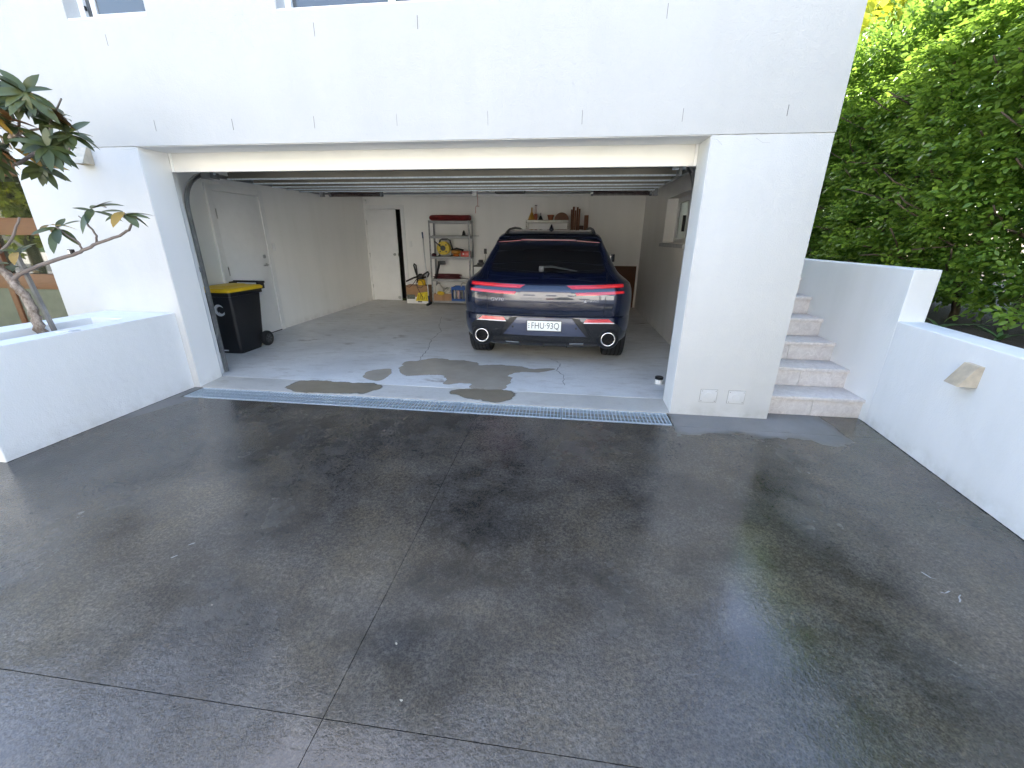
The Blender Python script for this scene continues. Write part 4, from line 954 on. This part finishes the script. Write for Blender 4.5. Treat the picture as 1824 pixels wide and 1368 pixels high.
for i,(x,w_,h_,dx) in enumerate([(.045,.035,1.99,-.03),(.085,.04,2.04,-.01),(.125,.03,1.97,0),(.165,.035,2.03,0),(.205,.035,2.0,.01)]):
    o=MB().box(-w_/2,w_/2,-.02,.02,0,h_,.003).build('timber_length',m_wood,None,smooth='auto'); o.location=(x+.02-dx*2,5.70-.01*i,F); o.rotation_euler=(R(-2),math.atan2(dx,1),0)
    tag(o,'brown timber length leaning on the back wall, '+['nearest the pale shelving','tallest, second from the pale shelving','narrow middle one of five','second from the dark board','nearest the short dark board'][i],'timber','timber lengths leaning by the pale shelving')
tag(bx('plank',m_wood,None,.33,.415,5.72,5.80,F,1.90,.003),'wide dark plank standing upright against the bulkhead edge','plank')
tag(bx('plank',simple('dark_board',(.06,.025,.015),.6),None,.20,.325,5.74,5.80,F,1.70,.003),'short dark brown board between the timber lengths and the wide plank','plank')
tag(bx('brown_panel',simple('brown_masonite',(.095,.032,.012),.55,nscale=3,bump=.05),None,.75,1.49,5.785,5.815,F,.90,.002),'rust brown sheet of board leaning low on the back wall right of the car','board')
tag(MB().lathe([(.036,0),(.04,.004),(.04,.048),(.038,.05)],1.03,.745,F+.0003,24).build('jar_body_tmp',m_trim,None,smooth='auto'),'small white jar with black lid on the floor by the right pier','jar')
jr=bpy.data.objects['jar_body_tmp']; jr.name='jar'; MB().lathe([(.042,.0505),(.042,.072),(.038,.076)],1.03,.745,F,24).build('lid',m_black,jr,smooth='auto')
pc=thing('pull_cord','thin red emergency release cord hanging from the garage door rail','cord',(-1.65,4.5,2.2))
MB().tube([(0,0,.12),(0,0,-.18),(-.01,0,-.20),(-.04,0,-.22),(-.045,0,-.33)],.004,5).build('cord',simple('red_cord',(.45,.06,.05),.6),pc); MB().box(-.03,.03,-.008,.008,-.22,-.20,.004).build('toggle',simple('cream_toggle',(.6,.5,.45),.4),pc,smooth='auto')
hp(bx('ceiling_rail',m_track,None,-1.67,-1.63,2.66,5.85,2.318,2.329))

# ================================================================== magnolia in the planter
def leafmesh(name,L,wd,curl,m,n=6):
    vs=[];fs=[]
    for i in range(n+1):
        t=i/n; ww=wd*math.sin(math.pi*min(1,(t*.93+.05)))**.75*(1.0 if t<.97 else .25); z=-curl*t*t*L; 
        vs+=[(t*L,-ww,z+.18*ww),(t*L,0,z),(t*L,ww,z+.18*ww)]
        if i:
            k=3*(i-1); fs+=[(k,k+3,k+4,k+1),(k+1,k+4,k+5,k+2)]
    me=bpy.data.meshes.new(name); me.from_pydata(vs,[],fs); me.update(); me.materials.append(m)
    for p in me.polygons: p.use_smooth=True
    a_=me.attributes.new('tint','FLOAT','POINT'); a_.data.foreach_set('value',[.0]*len(vs)); return me
CL=[(-3.503,-.85,2.339),(-3.422,-.85,2.292),(-3.217,-.85,2.266),(-3.34,-.85,2.2),(-3.533,-.85,2.189),(-3.206,-.85,2.157),(-3.443,-.85,2.109),(-3.178,-.85,2.095),(-3.622,-.85,2.091),(-3.337,-.85,2.044),(-3.539,-.85,1.993),(-3.675,-.85,1.936),(-3.758,-.85,2.036),(-3.6,-.85,1.909),(-3.65,-.85,2.253),(-3.237,-.85,1.982),(-3.766,-.85,2.317),(-3.905,-.85,2.135),(-4.034,-.85,1.975),(-4.045,-.85,2.201),(-3.951,-.85,1.873),(-4.241,-.85,2.011)]
CS=[(-3.541,-.85,1.512),(-3.209,-.85,1.617),(-2.969,-.85,1.599),(-3.94,-.85,1.329),(-4.051,-.85,1.249)]
mt0=(-3.995,-.85,.57)
mt=thing('magnolia_tree','leggy magnolia with glossy brown-backed leaves growing in the white planter','tree',mt0)
def mp(o): return pp(o,mt,mt0)
TR=[(-3.995,-.85,.54),(-3.995,-.85,.706),(-3.992,-.85,.881),(-4.009,-.85,1.027),(-4.104,-.85,1.169),(-4.202,-.85,1.365),(-4.214,-.85,1.591),(-4.014,-.85,1.839),(-3.782,-.85,1.987),(-3.592,-.85,2.065)]
def jit(P,n=4,a_=.006):
    Q=[]
    for p,q in zip(P,P[1:]):
        for i in range(n):
            t=i/n; v=Vector(p).lerp(Vector(q),t); Q.append(v+Vector([random.uniform(-a_,a_) for _ in range(3)]))
    Q.append(Vector(P[-1])); return Q
tq=jit(TR,6,.008); mp(MB().tube(tq,[ .036-.026*i/len(tq)+.003*random.random() for i in range(len(tq))],10).build('trunk',m_bark,None,smooth=True))
def branch(P,r0,r1):
    q=jit(P,4,.004); mp(MB().tube(q,[r0+(r1-r0)*i/len(q) for i in range(len(q))],7).build('branch',m_twig,None,smooth=True))
branch([(-4.104,-.85,1.108),(-4.015,-.85,1.17),(-3.785,-.82,1.253),(-3.547,-.8,1.314),(-3.451,-.8,1.346),(-3.307,-.8,1.4),(-3.119,-.8,1.449),(-3.021,-.8,1.489),(-2.957,-.82,1.536),(-2.967,-.85,1.592)],.016,.005)
branch([(-3.451,-.8,1.346),(-3.439,-.82,1.41),(-3.478,-.84,1.447),(-3.535,-.85,1.505)],.007,.005)
branch([(-3.316,-.8,1.4),(-3.266,-.82,1.448),(-3.295,-.84,1.531),(-3.265,-.85,1.574),(-3.209,-.85,1.617)],.007,.005)
branch([(-3.295,-.84,1.531),(-3.34,-.84,1.575)],.005,.003)
branch([(-4.085,-.85,1.327),(-3.943,-.83,1.443),(-3.851,-.82,1.566)],.010,.006)
branch([(-4.014,-.85,1.839),(-3.668,-.83,1.903),(-3.454,-.84,1.992),(-3.328,-.85,2.085),(-3.3,-.85,2.168)],.013,.006)
branch([(-3.559,-.84,1.951),(-3.342,-.85,1.955),(-3.255,-.85,1.96),(-3.226,-.85,1.988)],.007,.005)
branch([(-3.782,-.85,1.987),(-3.65,-.9,2.2),(-3.503,-.85,2.33)],.010,.005); branch([(-4.01,-.85,1.84),(-4.05,-.9,2.2)],.010,.005)
branch([(-3.592,-.85,2.065),(-3.42,-.87,2.25)],.008,.005); branch([(-3.592,-.85,2.065),(-3.4,-.8,2.12),(-3.2,-.83,2.26)],.008,.004)
LM=[leafmesh('leaf',.150,.025,.35,m_mag),leafmesh('leaf',.13,.025,.15,m_mag),leafmesh('leaf',.115,.026,.6,m_mag)]
LY=leafmesh('leaf',.12,.026,.5,m_magy)
def whorl(c,n,axis,spread,scale=1,yel=.06):
    axis=Vector(axis).normalized(); a_=axis.orthogonal().normalized(); b_=axis.cross(a_)
    for k in range(n):
        th_=2*math.pi*(k*.382)+random.uniform(-.3,.3); el=spread*random.uniform(.65,1.15)
        d=(axis*math.cos(el)+(a_*math.cos(th_)+b_*math.sin(th_))*math.sin(el)).normalized(); d.z-=.30; d.normalize()
        zax=(axis+Vector((0,0,.8))+Vector([random.uniform(-.3,.3) for _ in range(3)])); zax=(zax-d*zax.dot(d)).normalized(); yax=zax.cross(d)
        me=LY if random.random()<yel else random.choice(LM); s=scale*random.uniform(.75,1.15)
        mw=Matrix((d,yax,zax)).transposed().to_4x4()@Matrix.Scale(s,4); mw.translation=Vector(c)+axis*random.uniform(-.03,.01)
        o=obj('leaf',me,None); o.parent=mt; o.matrix_parent_inverse=Matrix.Translation(-Vector(mt0)); o.matrix_basis=mw
for c in CL[:18]:
    cc=Vector(c)+Vector((-.07,random.uniform(-.16,.16),random.uniform(-.02,.02)))
    whorl(cc,16 if c[0]>-3.7 else 7,(.75+random.uniform(-.4,.3),random.uniform(-.9,.5),.35+random.uniform(-.3,.4)),1.2,1.05)
for i,c in enumerate(CS): whorl(c,9 if i<3 else 4,(.15,-.45,.85),1.4,1.15 if i<3 else 1.0,.2 if i==0 else .03)
sk=MB().box(-.012,.012,-.012,.012,0,1).build('garden_stake',m_stake); sk.location=(-3.917,-.80,.555); sk.scale=(1,1,.78); sk.rotation_euler=(0,R(-8),0)
tag(sk,'thin weathered timber stake beside the magnolia trunk','stake')
tg_=MB().box(-.018,.018,-.012,.012,-.02,.02,.004).build('branch_tag',m_black,None,smooth='auto'); tg_.location=(-3.548,-.80,1.335); tag(tg_,'small black and white tag clipped to the low magnolia branch','tag')
tq_=MB().box(-.014,.002,-.0135,-.0122,-.012,.014).build('paper',m_trim,tg_)

# ================================================================== hedge
def spray_arrays(nl,L,lw,ll,r):
    """verts and tri faces of one leafy spray pointing along +x"""
    V=[];Fc=[];T=[]
    for k in range(nl):
        t=(k+.5)/nl*L; side=1 if k%2 else -1
        if k==nl-1: side=0; t=L*.96
        ang=side*r.uniform(.65,1.05); base=np.array([t,side*.004,0]); d=np.array([math.cos(ang),math.sin(ang),r.uniform(-.35,.1)]); d/=np.linalg.norm(d)
        s=np.array([-d[1],d[0],r.uniform(-.5,.5)]); s-=d*s.dot(d); s/=np.linalg.norm(s); nn=np.cross(d,s)
        l=ll*r.uniform(.75,1.2); w=lw*r.uniform(.8,1.15); b=len(V)
        V+= [base, base+d*l*.35+s*w+nn*w*.35, base+d*l*.75+s*w*.7+nn*w*.1-nn*l*.06, base+d*l-nn*l*.12, base+d*l*.75-s*w*.7+nn*w*.1-nn*l*.06, base+d*l*.35-s*w+nn*w*.35, base+d*l*.4]
        Fc+=[(b,b+6,b+1),(b+1,b+6,b+2),(b+2,b+6,b+3),(b+3,b+6,b+4),(b+4,b+6,b+5),(b+5,b+6,b)]
        T+=[r.uniform(0,1)]*7
    return np.array(V),np.array(Fc),np.array(T)
def mesh_np(name,V,Fc,T,m):
    me=bpy.data.meshes.new(name); me.vertices.add(len(V)); me.vertices.foreach_set('co',V.astype(np.float32).ravel())
    me.loops.add(Fc.size); me.loops.foreach_set('vertex_index',Fc.astype(np.int32).ravel()); me.polygons.add(len(Fc)); me.polygons.foreach_set('loop_start',np.arange(0,Fc.size,3,dtype=np.int32))
    me.update(calc_edges=True); at=me.attributes.new('tint','FLOAT','POINT'); at.data.foreach_set('value',T.astype(np.float32)); me.materials.append(m); return me
def frames(D,r):
    D=D/np.linalg.norm(D,axis=1)[:,None]; U=np.tile([0,0,1.],(len(D),1))+r.normal(0,.45,(len(D),3)); U-=D*(U*D).sum(1)[:,None]; U/=np.linalg.norm(U,axis=1)[:,None]; Sd=np.cross(U,D)
    return np.stack([D,Sd,U],axis=2)
def cloud(name,P,D,variants,m,r,scale):
    Rm=frames(D,r); Vs=[];Fs=[];Ts=[];off=0; ch=r.integers(0,len(variants),len(P)); tb0=r.uniform(-.35,.35,len(P))
    for vi,(V,Fc,T) in enumerate(variants):
        idx=np.where(ch==vi)[0]
        if not len(idx): continue
        W_=np.einsum('nij,kj->nki',Rm[idx],V)*scale[idx][:,None,None]+P[idx][:,None,:]
        Vs.append(W_.reshape(-1,3)); Fs.append((Fc[None]+(np.arange(len(idx))*len(V))[:,None,None]).reshape(-1,3)+off); Ts.append(np.clip(T[None]*.55+.22+tb0[idx][:,None],0.01,.99).reshape(-1)); off+=len(idx)*len(V)
    return mesh_np(name,np.concatenate(Vs),np.concatenate(Fs),np.concatenate(Ts),m)
VAR=[spray_arrays(7,.135,.0135,.047,rng) for _ in range(6)]
def hb(y,z):   # bumpy face of the hedge
    return .16*np.sin(y*2.1+z*1.3)+.12*np.sin(y*4.7-z*2.9+1)+.08*np.sin(y*9.1+z*7.3)+.05*np.sin(z*13+y*3)
HTOP=3.40
def hedge_pts(n,y0,y1,r):
    y=r.uniform(y0,y1,n); z=r.uniform(.92,HTOP,n)
    low=np.clip((1.35-z)/.5,0,1); keep=r.random(n)>low*np.where(y>.3,.95,.55); y,z=y[keep],z[keep]
    dep=r.exponential(.15,len(y)); x=3.16+.32*hb(y,z)/.4*.5+dep+.12*np.clip((z-2.9)/.5,0,1)**2*2
    clump=np.sin(y*11+3*np.sin(z*5))*np.sin(z*12+2*np.sin(y*7)); k2=r.random(len(y))<np.clip(.62+.75*clump,.05,1)
    P=np.stack([x,y,z],1)[k2]; D=np.stack([-np.ones(len(P))*1.0,r.normal(0,.6,len(P)),r.normal(.12,.5,len(P))],1)
    return P,D,dep[k2]
h0=(3.3,1.5,.8)
hd=thing('hedge','tall dense bright green hedge growing above the right retaining wall','hedge',h0)
def hdp(o): return pp(o,hd,h0)
Pa,Da,dp=hedge_pts(16500,-1.4,3.6,rng)
order=np.argsort(np.linalg.norm(Pa-np.array([0,-3.47,1.46]),axis=1)+dp*4+np.where(Pa[:,1]<-.55,50,0)+np.where(Pa[:,2]>2.8,50,0)); near=order[:240]; rest=np.setdiff1d(np.arange(len(Pa)),near)
hdo=hdp(obj('foliage',cloud('foliage',Pa[rest],Da[rest],VAR,m_hedge,rng,rng.uniform(.55,1.35,len(rest))))); hdo['kind']='stuff'
spm=[mesh_np('leaf_spray',V,Fc,np.clip(T*.5+.2,0,.99),m_hedge) for V,Fc,T in VAR]
Rn=frames(Da[near],rng)
for i,k in enumerate(near):
    mw=Matrix(Rn[i].tolist()).to_4x4()@Matrix.Scale(float(rng.uniform(.9,1.25)),4); mw.translation=Vector(Pa[k].tolist())
    o=obj('leaf_spray',spm[i%6],None); o.parent=hd; o.matrix_parent_inverse=Matrix.Translation(-Vector(h0)); o.matrix_basis=mw
# top, deeper and outlying foliage
n=3600; Pt=np.stack([rng.uniform(3.1,4.1,n),rng.uniform(-1.5,5.5,n),HTOP+rng.normal(-.02,.09,n)],1); Dt=np.stack([rng.normal(-.3,.6,n),rng.normal(0,.6,n),np.ones(n)],1)
n2=13000; Pd=np.stack([rng.uniform(3.5,4.6,n2),rng.uniform(-2.5,6.5,n2),rng.uniform(.95,3.35,n2)],1); Dd=rng.normal(0,1,(n2,3)); Dd[:,0]-=.7
Po,Do,_=hedge_pts(2600,-5.5,-1.4,rng); Po2,Do2,_=hedge_pts(2500,3.6,6.5,rng)
Pq=np.concatenate([Pt,Pd,Po,Po2]); Dq=np.concatenate([Dt,Dd,Do,Do2]); o=hdp(obj('foliage',cloud('foliage',Pq,Dq,VAR,m_hedge,rng,np.concatenate([rng.uniform(.9,1.3,n),rng.uniform(1.1,1.6,n2),rng.uniform(1.3,1.8,len(Po)+len(Po2))])))); o['kind']='stuff'
for y in np.arange(-4,6.2,.42):
    x=3.45+random.uniform(-.12,.12); P=[(x,y,.78),(x+random.uniform(-.05,.05),y+random.uniform(-.08,.08),1.2),(x+random.uniform(-.1,.1),y+random.uniform(-.15,.15),1.9),(x+random.uniform(-.15,.15),y+random.uniform(-.2,.2),2.9)]
    hdp(MB().tube(jit(P,4,.012),[.032-.0016*i for i in range(13)],7).build('stem',m_stem,None,smooth=True))
    for k in range(6):
        zb=random.uniform(.95,2.6); q=[(x,y,zb),(x-.15,y+random.uniform(-.15,.15),zb+.15),(x-.42,y+random.uniform(-.3,.3),zb+random.uniform(.1,.4))]
        hdp(MB().tube(jit(q,3,.012),[.013-.0012*i for i in range(7)],5).build('branch',m_stem,None,smooth=True))
# strap leaved plants on the soil
def strap(c,n,L,label):
    t=thing('strap_leaf_plant',label,'plant',c)
    for k in range(n):
        a_=2*math.pi*k/n+random.uniform(-.3,.3); l=L*random.uniform(.7,1.15); up_=random.uniform(.35,.9); vs=[];fs=[]
        for i in range(8):
            s=i/7; r_=l*s*math.cos(up_*(1-.5*s)); z=l*(math.sin(up_)*s-.75*s*s*math.cos(up_)*.5); w=.014*(1-s**2.2)+.001
            for q in (-1,0,1): vs.append((r_*math.cos(a_)-q*w*math.sin(a_),r_*math.sin(a_)+q*w*math.cos(a_),z+abs(q)*.004+.01))
            if i: b_=3*(i-1); fs+=[(b_,b_+1,b_+4,b_+3),(b_+1,b_+2,b_+5,b_+4)]
        MB().add(vs,fs).build('leaf',m_agave,t,smooth=True)
strap((2.93,.10,.80),9,.24,'strap leaved plant at the inner corner of the retaining wall')
strap((3.02,-.28,.80),7,.16,'smaller strap leaved plant on the soil under the hedge')
lump('pebble','larger pale brown pebble on the soil beside the strap leaved plant','pebble',(2.88,.02,.808),(.030,.022,.016),simple('pebble_tan',(.44,.31,.24),.8),1)
lump('pebble','smaller rust brown pebble on the soil beside the strap leaved plant','pebble',(2.93,-.03,.805),(.018,.015,.011),simple('pebble_rust',(.40,.24,.16),.8),2)
# scrapes on the slab, the open joint along the walls, fallen petals
PET=[(-0.473, -2.597), (-1.399, -2.342), (-0.568, -2.406)]
SCR=[[(1.722, -1.735), (1.741, -1.773), (1.778, -1.784)], [(1.711, -1.857), (1.734, -1.857), (1.78, -1.826)], [(1.785, -1.862), (1.732, -1.922)], [(-1.811, -2.124), (-1.784, -2.091)], [(-1.8, -2.042), (-1.77, -1.998)]]
m_scr=simple('scrape_mark',(.22,.215,.21),.8); m_gap=simple('open_joint',(.012,.011,.010),.95)
for pts in SCR: ribbon(pts,.0045,.0006,.004,.02).build('scrape',m_scr,drv)
ribbon([(fx(y)-.006,y) for y in np.linspace(-6,.13,14)],.007,.0007,.002,.02).build('open_joint',m_gap,drv)
ribbon([(-3.684,-1.5),(-3.684,-.8),(-3.684,-.02)],.005,.0007,.0015,.02).build('open_joint',m_gap,drv)
for (x,y),lb in zip(PET,('small pale petal on the wet slab right of the long joint','small pale petal on the wet slab at far left','small cream petal beside the long joint')):
    o=MB().add([(-.009,0,.003),(-.004,-.005,.001),(.004,-.005,.001),(.010,0,.004),(.004,.005,.001),(-.004,.005,.001)],[(0,1,5),(1,2,4,5),(2,3,4)]).build('petal',simple('petal_cream',(.40,.35,.27),.7)); o.scale=(.65,.65,.65); o.location=(x,y,.0008); o.rotation_euler[2]=x*7; tag(o,lb,'petal')

# ================================================================== trees and neighbours beyond
VF=[spray_arrays(9,.45,.06,.17,rng) for _ in range(4)]
def tree(label,c,h,rad,n,m=None,group=None):
    t=thing('tree',label,'tree',c,0,group); r=rng
    MB().tube(jit([(0,0,-.1),(.05,.03,h*.3),(-.04,.06,h*.55),(.05,0,h*.85)],4,.03),[.16-.009*i for i in range(13)],8).build('trunk',m_stem,t,smooth=True)
    cl=r.normal(0,1,(26,3)); cl/=np.linalg.norm(cl,axis=1)[:,None]; cl*=r.uniform(.35,1,(26,1))*np.array([rad,rad,h*.36]); cl[:,2]+=h*.66
    for k in range(6): MB().tube(jit([(0,0,h*(.25+.07*k)),tuple(cl[k]*.5+np.array([0,0,h*.33])),tuple(cl[k])],3,.05),[.06-.007*i for i in range(7)],5).build('limb',m_stem,t,smooth=True)
    w_=r.integers(0,26,n); off=r.normal(0,1,(n,3)); off/=np.linalg.norm(off,axis=1)[:,None]; P=cl[w_]+off*(r.uniform(.3,1,(n,1))**.5)*rad*.42
    D=off+r.normal(0,.4,(n,3)); o=obj('crown',cloud('crown',P,D,VF,m or m_far,r,r.uniform(.6,1.1,n)),None,t); o['kind']='stuff'; return t
m_gold=leaf_mat('golden_leaf',(.20,.26,.02),(.42,.42,.04),.45)
tree('bushy golden green tree left of the driveway beyond the planter',(-15,-4.8,-.12),5.5,2.2,1200,m_gold)
tree('sunlit golden green tree rising behind the far end of the hedge',(5.5,5.9,.8),4.7,1.4,1500,m_gold)
for i,(x,y,h_,r_) in enumerate([(-9.5,-13.0,7,2.6),(-23,-15,8,3),(21.5,-15,7,2.6),(1.0,-14.9,2.6,.7)]):
    tree(['broad green street tree on the near verge','tall green tree left of the houses over the road','green tree right of the houses over the road','small green tree before the cream house over the road'][i],(x,y,-.12),h_,r_,900)
def nhouse(label,x0,x1,y,hh,mw,mr,wn):  # unseen houses, shaped tall, near and pale to bounce sunlight into the garage
    t=thing('neighbour_house',label,'house',((x0+x1)/2,y,-.12)); cx=(x0+x1)/2; w_=x1-x0
    MB().box(-w_/2,w_/2,-8,0,0,hh).build('wall',mw,t)
    rf=MB().add([(-w_/2-.4,.4,hh),(w_/2+.4,.4,hh),(w_/2+.4,-8.4,hh),(-w_/2-.4,-8.4,hh),(-w_/2+2,-4,hh+1.9),(w_/2-2,-4,hh+1.9)],[(0,1,5,4),(1,2,5),(2,3,4,5),(3,0,4),(0,3,2,1)]).build('roof',mr,t)
    for (u,v,a_,b_) in wn:
        o=MB().box(u,u+a_,.001,.05,v,v+b_).build('window',m_trim,t); MB().box(u+.07,u+a_-.07,.051,.06,v+.07,v+b_-.07).build('pane',m_pane,o)
    dd=MB().box(-.5,.5,.001,.06,0,2.1).build('door',m_wood,t); MB().lathe([(.03,.061),(.03,.11)],.38,0,1.0,10,'y').build('handle',m_steel,dd)
    MB().box(-3.6,-1.0,.001,.08,0,2.2).build('garage_door',simple('roller_door',(.5,.5,.48),.5),t)
wn=[(1.2,.9,1.6,1.3),(3.4,.9,1.4,1.3),(-3.4,3.4,1.6,1.2),(-.6,3.4,1.4,1.2),(2.0,3.4,2.0,1.2)]
nhouse('cream two storey house across the road',-6.3,5.6,-15.6,7.2,stucco('cream_render',(.84,.81,.74)),simple('red_tile',(.28,.11,.07),.8),wn)
nhouse('white two storey house across the road',6,19,-16.0,7.4,stucco('neighbour_white',(.85,.85,.83)),simple('grey_tile_roof',(.12,.12,.125),.8),wn)
nhouse('brick two storey house across the road',-21,-6.8,-16.0,7.2,simple('tan_brick',(.74,.66,.56),.85),simple('brown_tile_roof',(.16,.09,.06),.8),wn)
tag(bx('garden_wall',stucco('low_wall_render',(.76,.74,.70)),None,-30,30,-14.4,-14.25,-.12,.5),'low pale rendered garden wall along the far footpath','wall')
